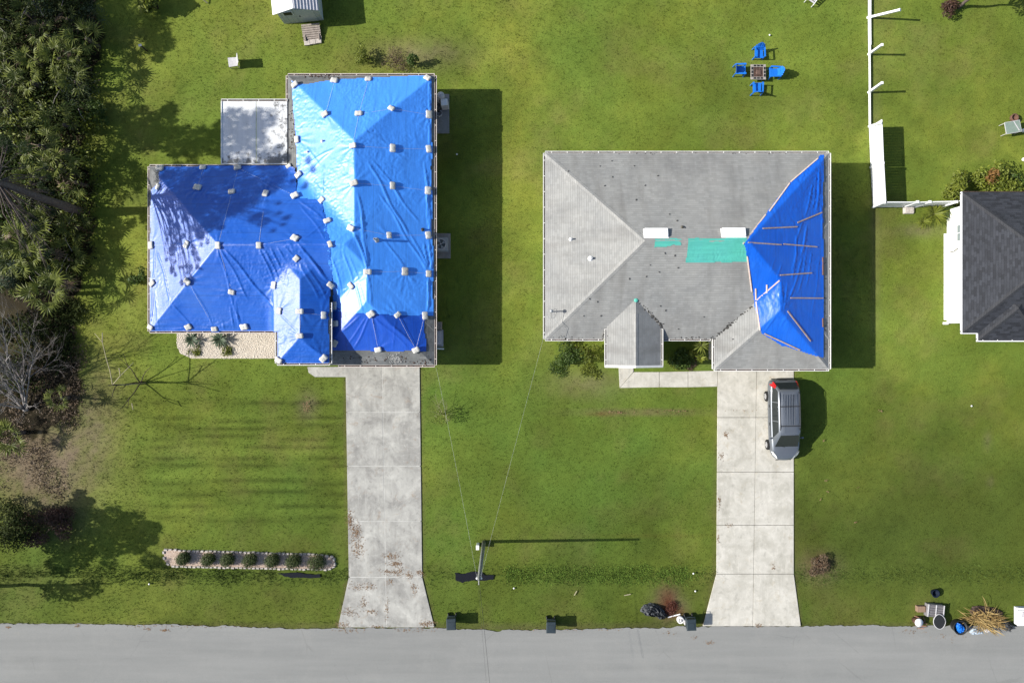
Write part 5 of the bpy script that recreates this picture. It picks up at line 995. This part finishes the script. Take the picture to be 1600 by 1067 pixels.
fn2 = empty('fence', (gx(1425), gy(323), 0), 0, 'short white vinyl fence and gate running to the dark roofed house', 'fence'); o_ = fn2.location; fn = fn2
panel((gx(1366), gy(323.5), 0), (gx(1410), gy(323.5), 0), 1.65, fn2); panel((gx(1413), gy(323.5), 0), (gx(1470), gy(322), 0), 1.62, fn2)
for px in (1411.5, 1430, 1470): post(px, 323.3, 800+(px-800)*1.0365, 533.5-(533.5-323.3)*1.0365, 1.68)
m = MB(); m.bar(Vector((gx(1470),gy(322),1.6))-o_, Vector((gx(1484),gy(321.5),1.6))-o_, .05, .1); m.bar(Vector((gx(1470),gy(322),.3))-o_, Vector((gx(1484),gy(321.5),.3))-o_, .05, .1); m.build('rail', M_vin, fn2)
m = MB(); m.box((0,0,.08), (.75,.5,.2), tp=.8); tag(m.build('rock', M_stone, None, (gx(1419), gy(329), 0), bevel=.05), 'pale grey block lying at the foot of the short white fence', 'rock')
# ---------------------------------------------------------------- shed with ramp
sh = empty('shed', (gx(475), gy(35), 0), math.radians(5.5), 'small pale grey garden shed with plank ramp at the top edge', 'shed'); M_shed = plain('pale green grey siding', (.50,.53,.50), .8, .2, .06); M_ribr = plain('grey ribbed roof', (.47,.47,.50), .6, .4, .12)
w, d, he, hr = 1.28, 3.2, 1.95, 2.5
m = MB(); m.add([(-w,0,0),(w,0,0),(w,d,0),(-w,d,0),(-w,0,he),(w,0,he),(w,d,he),(-w,d,he),(0,0,hr),(0,d,hr)], [(0,1,5,8,4),(2,3,7,9,6),(1,2,6,5),(3,0,4,7),(3,2,1,0)])
for k in range(9): m.box((-w+.14+k*.29, -.008, 1.0), (.02,.02,1.9))
m.build('wall', M_shed, sh)
for s, mt in ((-1, M_white), (1, M_ribr)):  # plain white west slope, greyer ribbed east slope
    m = MB(); ov = .17; sl_ = (hr-he)/w; e0 = [(0, hr+.04), (s*(w+ov), hr+.04-(w+ov)*sl_)]; y0, y1 = -.25, d+.2
    m.hexa([(e0[0][0],y0,e0[0][1]-.04),(e0[1][0],y0,e0[1][1]-.04),(e0[1][0],y1,e0[1][1]-.04),(e0[0][0],y1,e0[0][1]-.04),(e0[0][0],y0,e0[0][1]),(e0[1][0],y0,e0[1][1]),(e0[1][0],y1,e0[1][1]),(e0[0][0],y1,e0[0][1])])
    if s > 0:
        for k in range(8): q = (k+.5)/8; m.bar((e0[1][0]*q, y0, e0[0][1]+(e0[1][1]-e0[0][1])*q+.01), (e0[1][0]*q, y1, e0[0][1]+(e0[1][1]-e0[0][1])*q+.01), .05, .03)
    me_ = recalc(m.mesh('roof_panel', mt)); link('roof_panel', me_, sh)
m = MB(); m.box((-.62,-.02,1.45), (.62,.05,.48)); wf = m.build('window', M_white, sh); MB().box((-.62,-.05,1.45), (.52,.03,.38)).build('pane', M_black, wf)
m = MB(); m.box((.42,-.02,.95), (1.1,.04,1.75)); dr = m.build('door', M_shed, sh); MB().box((0,-.06,.95), (.04,.04,.15)).build('handle', M_black, dr)
rp = empty('ramp', (gx(487), gy(41), 0), math.radians(5.5), 'weathered plank ramp with a grey step below the shed door', 'ramp'); M_plank = plain('weathered grey plank', (.30,.26,.23), .9, .15, .25, 5, .01)
for k in range(8): o = MB().box((.02*R.uniform(-1,1), -.08-k*.125, .36-k*.035), (1.18, .112, .035)).build('plank', M_plank, rp, bevel=.004)
m = MB(); m.box((-.45,-.5,.14), (.06,1.0,.2)); m.box((.45,-.5,.14), (.06,1.0,.2)); m.build('bearer', M_plank, rp)
for k in range(3): MB().box((-.38+k*.38, -1.12+.03*k, .08), (.36,.3,.12)).build('step_block', M_stone, rp, bevel=.015)
# ---------------------------------------------------------------- blue chairs round the fire pit table
M_bch = plain('bright blue plastic', (.012,.16,.60), .4, .45, .1)
def chair(px, py, rz, label, tip=0):
    r = empty('garden_chair', (gx(px), gy(py), 0), rz, label, 'chair', 'blue plastic garden chairs')
    m = MB(); prof = [(-.27,.40),(-.1,.37),(.12,.36),(.27,.40)]      # seat runs along local x; back at -y
    m.hexa([(-.25,-.22,.34),(.25,-.22,.34),(.27,.30,.38),(-.27,.30,.38),(-.25,-.22,.37),(.25,-.22,.37),(.27,.30,.41),(-.27,.30,.41)]); m.bar((-.27,.31,.37),(.27,.31,.37),.04,.08); m.build('seat', M_bch, r, bevel=.012)
    m = MB(); k = 7
    for i in range(k):
        x = -.24+.48*i/(k-1); c = 1-(abs(i-3)/3)**2*.35; m.bar((x,-.22+.04*abs(i-3)/3,.36), (x*1.05,-.46+.06*abs(i-3)/3,.36+.62*c), .082, .02, up=(0,1,0))
    m.bar((-.25,-.30,.62),(.25,-.30,.62),.03,.06); m.build('backrest', M_bch, r, bevel=.006)
    for s in (1, -1):
        m = MB(); m.hexa([(s*.25,-.36,.57),(s*.34,-.36,.57),(s*.36,.30,.60),(s*.25,.32,.60),(s*.25,-.36,.60),(s*.34,-.36,.60),(s*.36,.30,.63),(s*.25,.32,.63)]); link('arm', recalc(m.mesh('arm', M_bch)), r)
        for y, z1 in ((.28,.60),(-.36,.57)): m = MB(); m.bar((s*.32,y*1.02,0), (s*.29,y,z1), .06, .05); m.build('leg', M_bch, r)
chair(1183, 87, math.pi, 'blue garden chair north of the fire pit table'); chair(1207, 117, math.pi/2, 'blue garden chair east of the fire pit table, tall back catching light')
chair(1154, 113, -math.pi/2, 'blue garden chair west of the fire pit table'); chair(1180, 141, 0, 'blue garden chair south of the fire pit table')
fp = empty('fire_pit', (gx(1181), gy(117), 0), 0, 'square rusty fire pit table between four blue chairs', 'fire pit'); M_rust = plain('rusty brown metal', (.12,.075,.06), .85, .3, .4, 8); M_tile = plain('grey stone tile', (.33,.30,.27), .8, .3, .25, 10)
MB().box((0,0,.22), (.62,.62,.42)).build('base', M_rust, fp)
for s, a in ((1,0),(-1,0),(1,1),(-1,1)):
    c = (0, s*.4, .46) if a == 0 else (s*.4, 0, .46); dm = (.98,.17,.05) if a == 0 else (.17,.62,.05); e = MB().box(c, dm).build('rim', M_tile, fp, bevel=.01)
    for k in range(3): u = -.22+.22*k; MB().box((u, c[1], .49) if a == 0 else (c[0], u, .49), (.17,.11,.014) if a == 0 else (.11,.17,.014)).build('tile', M_black, e)
m = MB()
for k in range(7): m.bar((-.3+.1*k,-.3,.46), (-.3+.1*k,.3,.46), .02, .02); m.bar((-.3,-.3+.1*k,.475), (.3,-.3+.1*k,.475), .015, .015)
m.build('grate', M_rust, fp); MB().box((.02,-.02,.49), (.34,.3,.04), tp=.7).build('ash_lid', M_rust, fp)
# white folding chair left of the house, and other small garden things
M_fad = plain('faded grey plastic', (.50,.49,.50), .7, .3, .12)
r = empty('garden_chair', (gx(368), gy(101), 0), math.radians(98), 'faded white garden chair alone on the lawn near shed', 'chair'); m = MB()
m.hexa([(-.28,-.25,.38),(.28,-.25,.38),(.30,.3,.42),(-.30,.3,.42),(-.28,-.25,.41),(.28,-.25,.41),(.30,.3,.45),(-.30,.3,.45)]); m.build('seat', M_fad, r); m = MB(); m.hexa([(-.28,-.27,.4),(.28,-.27,.4),(.28,-.24,.4),(-.28,-.24,.4),(-.3,-.50,.95),(.3,-.50,.95),(.3,-.46,.95),(-.3,-.46,.95)]); m.build('backrest', M_fad, r)
for x in (.26,-.26):
    for y in (.27,-.24): MB().bar((x,y,0),(x,y,.4),.04,.04).build('leg', M_fad, r)
r = empty('stool', (gx(230), gy(80), 0), .3, 'tiny dark post with a cap on the upper left lawn', 'post'); MB().lathe([(.05,0),(.05,.9)], n=6).build('post', M_darkw, r); MB().lathe([(.42,1.3),(.5,1.5),(.3,1.8),(0,1.9)], n=9).build('cap', M_leafd, r) if False else MB().box((0,0,.92), (.2,.14,.05)).build('cap', M_fad, r)
r = empty('glass_table', (gx(1573), gy(203), 0), math.radians(10), 'greenish glass topped garden table on the right lawn', 'table'); t = NT('frosted green glass'); M_gt = t.fin(t.mix(t.noise(4, 3), (.16,.22,.18), (.26,.32,.27)), .2, .5)
MB().box((0,0,.6), (.95,.72,.02)).build('tabletop', M_gt, r); m = MB(); m.bar((-.49,-.37,.59),(.49,-.37,.59),.03,.03); m.bar((-.49,.37,.59),(.49,.37,.59),.03,.03); m.bar((-.49,-.37,.59),(-.49,.37,.59),.03,.03); m.bar((.49,-.37,.59),(.49,.37,.59),.03,.03); m.bar((.1,.36,.6),(.36,-.3,.62),.05,.03); m.build('frame', M_fad, r)
for x in (.45,-.45):
    for y in (.34,-.34): MB().bar((x,y,0),(x,y,.58),.03,.03).build('leg', M_fad, r)
M_pot = plain('brown clay', (.13,.07,.05), .9)
m = MB(); m.lathe([(.14,0),(.24,.12),(.26,.32),(.2,.34),(.18,.2)], n=10); tag(m.build('plant_pot', M_pot, None, (gx(1581), gy(186), 0)), 'brown clay pot behind the glass garden table', 'pot')
for k, (px, py) in enumerate(((1597,205),(1598,250))): m = MB(); m.lathe([(.0,0),(.1,.02),(.13,.12),(.08,.22),(0,.24)], n=10); tag(m.build('ball', M_white, None, (gx(px), gy(py), 0)), ('white ball right of the glass garden table','white ball at right frame edge above the hedge')[k], 'ball')
r = empty('garden_chair', (gx(1266), gy(2), 0), math.radians(-35), 'white lounge chair cut by the top edge near the fence', 'chair'); m = MB()
for x in (-.28, .28): m.bar((x,-.3,.35),(x,.9,.6),.05,.04); m.bar((x,-.3,0),(x,-.3,.35),.04,.04); m.bar((x,.6,0),(x,.6,.5),.04,.04)
m.build('frame', M_white, r); m = MB()
for k in range(8): m.box((0,-.2+.14*k,.40+.028*k), (.5,.1,.02))
m.build('slats', M_fad, r)
m = MB(); m.bar((gx(312),gy(-2),.5),(gx(325),gy(6),.06),.06,.06); tag(m.build('stick', M_palew), 'pale leaning stick at the top edge right of the bright bush', 'stick')
# ---------------------------------------------------------------- air conditioner, pump pad, grey boxes by the east wall of the west house
M_padc = concrete('damp concrete', (.30,.30,.29), (.20,.20,.20), (.12,.10,.08), .3)
for P_, lab in ((PADS[0], 'stained concrete pad under white tanks by the light blue tarp'), (PADS[1], 'square concrete pad under the air conditioner')):
    c = gp(P_); m = MB(); m.prism([(c[0][0]-.2, c[0][1]), (c[3][0]-.2, c[3][1]), c[2], c[1]], -.05, .09); tag(m.build('concrete_pad', M_padc, bevel=.01), lab, 'concrete pad')
r = empty('air_conditioner', (gx(690.5), gy(384), .09), 0, 'grey air conditioner unit with round fan on its square pad', 'air conditioner'); M_ac = plain('grey metal casing', (.36,.38,.38), .5, .4, .08)
m = MB(); m.prism([(-.42,-.36),(-.36,-.42),(.36,-.42),(.42,-.36),(.42,.36),(.36,.42),(-.36,.42),(-.42,.36)], 0, .74)
for k in range(12): m.box((0,0,.06+k*.055), (.86,.86,.012))
m.build('casing', M_ac, r); m = MB(); m.lathe([(.36,.742),(.36,.77),(.33,.77),(.30,.75)], n=20, close=False); m.build('fan_ring', M_fad, r)
m = MB(); m.lathe([(.30,.745),(0,.746)], n=20, close=False); m.build('fan_well', plain('dim grey metal', (.10,.11,.11), .6), r)
for k in range(4): a = k*math.pi/2+.5; m = MB(); q = [(.05*math.cos(a-.4),.05*math.sin(a-.4)),(.29*math.cos(a-.35),.29*math.sin(a-.35)),(.29*math.cos(a+.35),.29*math.sin(a+.35))]; m.add([(x,y,.752+.012*i) for i,(x,y) in enumerate(q)], [(0,1,2)]); m.build('fan_blade', bpy.data.materials['grey metal casing'], r)
m = MB(); m.lathe([(.05,.75),(.05,.79),(0,.8)], n=10); m.build('fan_hub', M_fad, r)
r = empty('water_tank', (gx(691), gy(157), .09), 0, 'round white pressure tank on the stained pad', 'tank'); m = MB(); m.lathe([(.18,0),(.23,.1),(.23,.9),(.17,1.02),(.05,1.06)], n=16); m.build('tank', M_fad, r); MB().tube([(-.45,.2,.5),(.0,.2,.5),(.0,.0,1.1)], .03, 6).build('pipe', M_white, r)
r = empty('water_softener', (gx(696), gy(167), .09), .08, 'white boxy brine cabinet on the stained pad', 'water softener'); MB().box((0,0,.4), (.46,.46,.8), tp=.96).build('cabinet', M_fad, r, bevel=.02); MB().box((0,0,.82), (.42,.42,.05)).build('lid', M_white, r, bevel=.015)
m = MB(); m.lathe([(.17,0),(.21,.35),(.19,.35),(.16,.05)], (0,0,0), 12); tag(m.build('bucket', M_fad, None, (gx(687), gy(180), .09)), 'pale bucket lying near the wall on the stained pad', 'bucket')
m = MB(); m.lathe([(.22,0),(.26,.6),(.2,.7),(.0,.72)], (0,0,0), 12); tag(m.build('dark_tank', M_black, None, (gx(684.5), gy(172), .09)), 'black tank between the wall and white tanks', 'tank')
r = empty('panel_stack', (gx(686), gy(524), 0), 0, 'stack of grey sheets and tubs against the east wall of garage', 'stack')
MB().box((-.02,.62,.25), (.45,.5,.5)).build('tub', plain('brown grey tub', (.26,.23,.2), .8), r, bevel=.02)
for k in range(4): MB().box((.05*R.uniform(-1,1), -.18+.06*R.uniform(-1,1), .10+k*.09), (.5, 1.1-.08*k, .06)).build('sheet', M_fad if k % 2 else M_ac, r)
MB().bar((-.2,-.85,.3),(.35,-.88,.32),.08,.06).build('pale_plank', M_white, r)
# ---------------------------------------------------------------- wheeled bins
M_bin = plain('dark teal plastic', (.025,.038,.047), .5, .4, .12)
def bin_(px, py, rz, label):
    b = W(px, py, .95); r = empty('wheeled_bin', (b.x, b.y, 0), rz, label, 'bin', 'dark wheeled bins along the road')
    m = MB(); m.hexa([(-.23,-.28,.06),(.23,-.28,.06),(.23,.24,.06),(-.23,.24,.06),(-.30,-.36,.98),(.30,-.36,.98),(.30,.33,.98),(-.30,.33,.98)]); m.build('body', M_bin, r, bevel=.03)
    m = MB(); m.hexa([(-.315,-.40,.985),(.315,-.40,.985),(.31,.36,.985),(-.31,.36,.985),(-.27,-.34,1.05),(.27,-.34,1.05),(.28,.31,1.07),(-.28,.31,1.07)]); ld = m.build('lid', M_bin, r, bevel=.02)
    m = MB(); m.box((0,.12,1.075), (.44,.02,.014)); m.box((0,-.02,1.07), (.36,.3,.01)); m.build('lid_rib', M_bin, ld)
    m = MB(); m.tube([(-.26,.33,.95),(-.26,.46,.97),(.26,.46,.97),(.26,.33,.95)], .018, 6); m.build('handle', M_bin, r)
    for s in (1,-1): MB().lathe([(.05,-.03),(.13,-.03),(.13,.03),(.05,.03)], (0,0,0), 12, axis='x').build('wheel', M_black, r, (s*.25,.28,.13))
bin_(705, 974, .03, 'dark wheeled bin at the corner of the grey driveway and road'); bin_(861, 979, -.02, 'dark wheeled bin standing alone between the two driveways'); bin_(1080, 975, .04, 'dark wheeled bin beside the pale driveway and black bag')
# ---------------------------------------------------------------- utility pole, box and wires
PX, PY = gx(756), gy(846); PT = 7.55; M_pole = plain('grey weathered pole', (.20,.21,.19), .85, .2, .25, 4)
r = empty('utility_pole', (PX, PY, 0), 0, 'grey wooden utility pole by the ditch, wires meeting at its top', 'pole'); m = MB(); m.tube([(0,0,-.2),(0,0,3),(.0,0,PT)], [.115,.10,.08], 10); m.build('pole', M_pole, r)
m = MB(); m.bar((-.12,.0,PT-.35),(.16,.0,PT-.35),.08,.1); m.bar((0,-.1,PT-.15),(0,-.35,PT-.15),.03,.03); m.tube([(.02,-.12,PT-.5),(.0,-.3,PT-.2),(.0,-.42,PT-.4)], .02, 5); m.build('bracket', M_fad, r)
for dx in (-.1, .14): MB().lathe([(.03,0),(.06,.03),(.05,.07),(.06,.1),(.02,.14)], n=8).build('insulator', M_white, r, (dx,-.02,PT-.28))
m = MB(); m.tube([(.11,-.03,.0),(.1,-.03,PT-.6)], .02, 5); m.build('ground_wire', M_fad, r)
m = MB(); m.box((0,0,.34), (.17,.27,.68), tp=.95); m.box((0,0,.70), (.20,.30,.05)); tag(m.build('utility_box', M_white, None, (gx(747), gy(850.5), 0), bevel=.015), 'small white utility box beside the pole base', 'utility box')
TOP = Vector((PX, PY, PT-.2))
def wire(pts, label, r_=.011, mt=None, sag=.3):
    a, b = Vector(pts[0]), Vector(pts[1]); m = MB(); n = 16; m.tube([a.lerp(b, i/n)-Vector((0,0,sag*4*(i/n)*(1-i/n))) for i in range(n+1)], r_, 5); tag(m.build('overhead_wire', mt or M_wire), label, 'wire', 'overhead wires from the utility pole')
M_wire = plain('bare aluminium wire', (.42,.44,.42), .6, .4, .3, 3)
wire((TOP+Vector((-.1,0,0)), W(681.5, 574, 3.0)), 'overhead wire running from pole to the corner of the tarped house', .0042, None, .35)
wire((TOP+Vector((.1,0,.1)), MAST+Vector((-.05,-.05,-.05))), 'overhead wire running from pole to the mast on the grey roof', .004, None, .35)
wire((TOP+Vector((.02,-.1,.1)), (W(770, 1120, 7.2))), 'dark overhead wire crossing the road at bottom centre', .008, M_black, .25)
wire((TOP+Vector((-.08,-.1,-.1)), (W(764, 1120, 6.9))), 'thinner dark overhead wire crossing the road beside the dark one', .004, M_black, .25)
# ---------------------------------------------------------------- kerbside junk
M_bagd = plain('dark grey tarp bag', (.045,.05,.058), .45, .45, .4, 5, .05, 9)
def lump(name, px, py, rx, ry, h, rz, mat, label, cat, seed, z=0, group=None):
    rr = random.Random(seed); m = MB(); nu, nv = 26, 12; vs = []
    for a in range(nv):
        f_ = a/(nv-1); rad = math.cos(f_*math.pi/2*.98)**.6; zz = h*math.sin(f_*math.pi/2)
        for b in range(nu):
            th = 2*math.pi*b/nu; q = rad*(1+.16*(rr.random()-.5)+.1*math.sin(3*th+seed)+.07*math.sin(7*th+2.3*seed+a)); vs.append((rx*q*math.cos(th), ry*q*math.sin(th)*(1-.25*math.cos(th)), zz*(1+.5*(rr.random()-.5))*(1+.25*math.sin(5*th+a*1.7))))
    m.add(vs, [(a*nu+b, a*nu+(b+1) % nu, (a+1)*nu+(b+1) % nu, (a+1)*nu+b) for a in range(nv-1) for b in range(nu)]+[tuple((nv-1)*nu+b for b in range(nu))], 0, False)
    o = m.build(name, mat, None, (gx(px), gy(py), z)); o.rotation_euler = (0,0,rz); return tag(o, label, cat, group)
lump('plastic_bag', 1021, 953, .80, .38, .42, -.25, M_bagd, 'crumpled dark plastic bag beside the rust red straw', 'bag', 3)
lump('plastic_bag', 1034, 960, .28, .25, .3, .2, M_bagd, 'small dark sack tucked at the right of the crumpled bag', 'bag', 4)
m = MB(); m.bar((gx(1043),gy(963),.1),(gx(1062),gy(958),.12),.07,.03); tag(m.build('stick', M_white), 'white strip of wood between the bag and white jug', 'stick')
r = empty('jug', (gx(1062), gy(966), 0), .3, 'white plastic jug lid by the dark bin and driveway', 'jug'); m = MB(); m.lathe([(.2,0),(.23,.1),(.23,.3),(.16,.36),(.15,.3)], n=12); m.build('body', M_white, r); MB().lathe([(.10,.36),(.1,.4),(0,.4)], n=8).build('cap', M_fad, r)
m = MB(); m.box((0,0,.2), (.16,.3,.4)); tag(m.build('carton', M_fad, None, (gx(1069.5), gy(969), 0)), 'pale carton squeezed between jug and dark bin', 'carton')
for px, py, lab in ((1083,895,'white scrap of paper in the ditch left of pale driveway'),(1086,922.5,'small white ball on the grass left of pale driveway'),(803,918,'white scrap on the grass below the ditch'),(234,911.5,'white dot of litter in the ditch at far west'),(1517,634,'white scrap on the open right lawn'),(714,242,'white ball in the shadow beside the tarped house'),(1202,56,'white scrap on the lawn above the blue chairs')):
    m = MB(); m.lathe([(.0,0),(.05,.015),(.06,.05),(.03,.08),(0,.08)], n=8); tag(m.build('litter', M_white, None, (gx(px), gy(py), .04)), lab, 'litter')
m = MB(); m.bar((gx(897),gy(929),.1),(gx(901),gy(922),.1),.05,.03); tag(m.build('stick', M_palew), 'pale stick on the grass between the ditch and road', 'stick')
m = MB(); m.bar((gx(975),gy(929),.1),(gx(985),gy(927),.1),.05,.03); tag(m.build('stick', M_palew), 'pale stick on the grass left of the dark bag', 'stick')
# junk pile at the right end of the kerb
M_crate = plain('grey slatted metal', (.20,.19,.20), .6, .4, .2)
r = empty('metal_rack', (gx(1456.5), gy(951), 0), -.1, 'grey slatted rack lying on the kerb behind the dark drum', 'rack')
MB().box((0,0,.2), (1.08,.8,.36)).build('body', M_crate, r, bevel=.02)
for k in range(5): MB().box((0,-.33+.16*k,.41), (1.06,.09,.035)).build('slat', plain('rack slat', (.13,.125,.13), .6) if k == 0 else bpy.data.materials['rack slat'], r)
for x in (-.5,0,.5): MB().box((x,.02,.44), (.06,.8,.03)).build('strap', M_fad, r)
r = empty('table_top', (gx(1460.5), gy(966), 0), .1, 'oval dark tabletop with pale rim leaning on the grey rack', 'tabletop')
m = MB(); P_ = [(.34*math.cos(a)*(1+.1*math.cos(2*a)), .46*math.sin(a)) for a in np.linspace(0, 2*math.pi, 20, False)]; m.prism(P_, .50, .54); o1 = m.build('board', M_black, r); m = MB(); m.tube([(x*1.04, y*1.04, .53) for x, y in P_]+[(P_[0][0]*1.04, P_[0][1]*1.04, .53)], .025, 5); m.build('rim', M_fad, r); MB().lathe([(.12,0),(.06,.1),(.05,.5)], n=8).build('leg', M_crate, r)
m = MB(); m.box((0,0,.15), (.52,.38,.3)); o = m.build('cardboard_box', plain('brown cardboard', (.24,.16,.11), .9), None, (gx(1436), gy(949), 0), bevel=.01); tag(o, 'brown cardboard box left of the grey rack', 'box')
r = empty('paint_bucket', (gx(1429), gy(967.5), 0), 0, 'bucket with a white lid in the junk pile', 'bucket'); MB().lathe([(.2,0),(.24,.5),(.24,.52)], n=16).build('body', M_pot, r); MB().lathe([(.26,.50),(.26,.54),(.0,.545)], n=16).build('lid', M_white, r)
m = MB(); rr = random.Random(3)
for k in range(26): a, b = rr.uniform(0, 6.28), rr.uniform(.1, .35); m.bar((1.25*b*math.cos(a)-.1, 1.2*b*math.sin(a), rr.uniform(.05,.35)), (b*math.cos(a)+rr.uniform(-.3,.3), b*math.sin(a)+rr.uniform(-.3,.3), rr.uniform(.02,.35)), .05, .03)
o = m.build('wood_scrap', plain('reddish scrap wood', (.22,.12,.09), .9, .2, .4), None, (gx(1437), gy(970), 0)); tag(o, 'jumble of reddish scrap wood round the white lidded bucket', 'wood scrap')
r = empty('tub', (gx(1493.5), gy(975.5), 0), 0, 'round black tub with a bright blue bag inside', 'tub'); MB().lathe([(.38,0),(.44,.5),(.47,.52),(.42,.52),(.38,.2),(0,.18)], n=20, close=False).build('body', M_black, r)
lump('plastic_bag', 1494.5, 977, .24, .32, .28, .3, plain('bright blue plastic', (.01,.14,.62), .35, .5) if False else M_bch, 'bright blue plastic bag inside the round black tub', 'bag', 8, .25)
r = empty('pot', (gx(1458), gy(924.5), 0), 0, 'small dark navy pot alone on the grass above the rack', 'pot'); MB().lathe([(.18,0),(.25,.3),(.27,.32),(.22,.32),(.18,.08),(0,.07)], n=16, close=False).build('body', plain('navy plastic', (.008,.014,.03), .75, .15), r)
star = leafmat('straw palm frond', (.16,.10,.035), (.42,.30,.12), .8, .2, 0)
m = MB(); att = []; rr = random.Random(11)
for k in range(260):
    a = rr.gauss(-.1, .55)+(math.pi if rr.random() < .3 else 0); y0 = rr.gauss(0, .26); x0 = rr.uniform(-.8, .8); l = rr.uniform(.4, 1.2); d = Vector((math.cos(a), math.sin(a)*.9, rr.uniform(-.15,.2))); s = Vector((-d.y, d.x, 0))*rr.uniform(.012,.03); p = Vector((x0, y0*(1-.3*abs(x0)), rr.uniform(.15,.5)))
    m.add([p-s, p+s, p+d*l*.6+Vector((0,0,.08))+s, p+d*l, p+d*l*.6+Vector((0,0,.08))-s], [(0,1,2,4),(4,2,3)]); att += [rr.random()]*5
me = m.mesh('palm_fronds', star); me.attributes.new('v', 'FLOAT', 'POINT').data.foreach_set('value', np.array(att, np.float32)); o = link('palm_fronds', me, None, (gx(1532), gy(965), 0)); o.rotation_euler = (0,0,-.12); tag(o, 'heap of dry straw coloured palm fronds on the kerb', 'palm fronds')
lump('brush_pile', 1540, 958, 1.0, .5, .3, 0, M_dirt, 'dark brown brush under the dry palm fronds', 'brush', 13)
lump('plastic_bag', 1524, 986, .42, .2, .12, -.2, plain('pale blue plastic', (.38,.45,.52), .4, .5), 'pale blue plastic sheet lying on the road by the fronds', 'bag', 14)
lump('plastic_bag', 1571, 975, .28, .35, .4, .5, M_bagd, 'black bin bag at the right end of the fronds', 'bag', 15)
m = MB(); m.bar((gx(1545),gy(980),.05),(gx(1552),gy(986),.05),.06,.03); m.box((gx(1541),gy(982),.1),(.3,.25,.2),.4); tag(m.build('litter', M_fad), 'whitish scrap and stick at the road edge below the fronds', 'litter')
r = empty('mattress_pile', (gx(1592), gy(960), 0), -.04, 'white boards piled on the kerb at the right frame edge', 'board pile')
for k in range(4): MB().box((.1+.05*R.uniform(-1,1), .06*R.uniform(-1,1), .12+k*.12), (1.0,1.15-.06*k,.10), R.uniform(-.06,.06)).build('board', M_white, r, bevel=.01)
for k in range(3): MB().box((-.1+.3*k, .2-.15*k, .56), (.25,.3,.06), R.uniform(-.4,.4)).build('scrap', M_fad, r, bevel=.01)
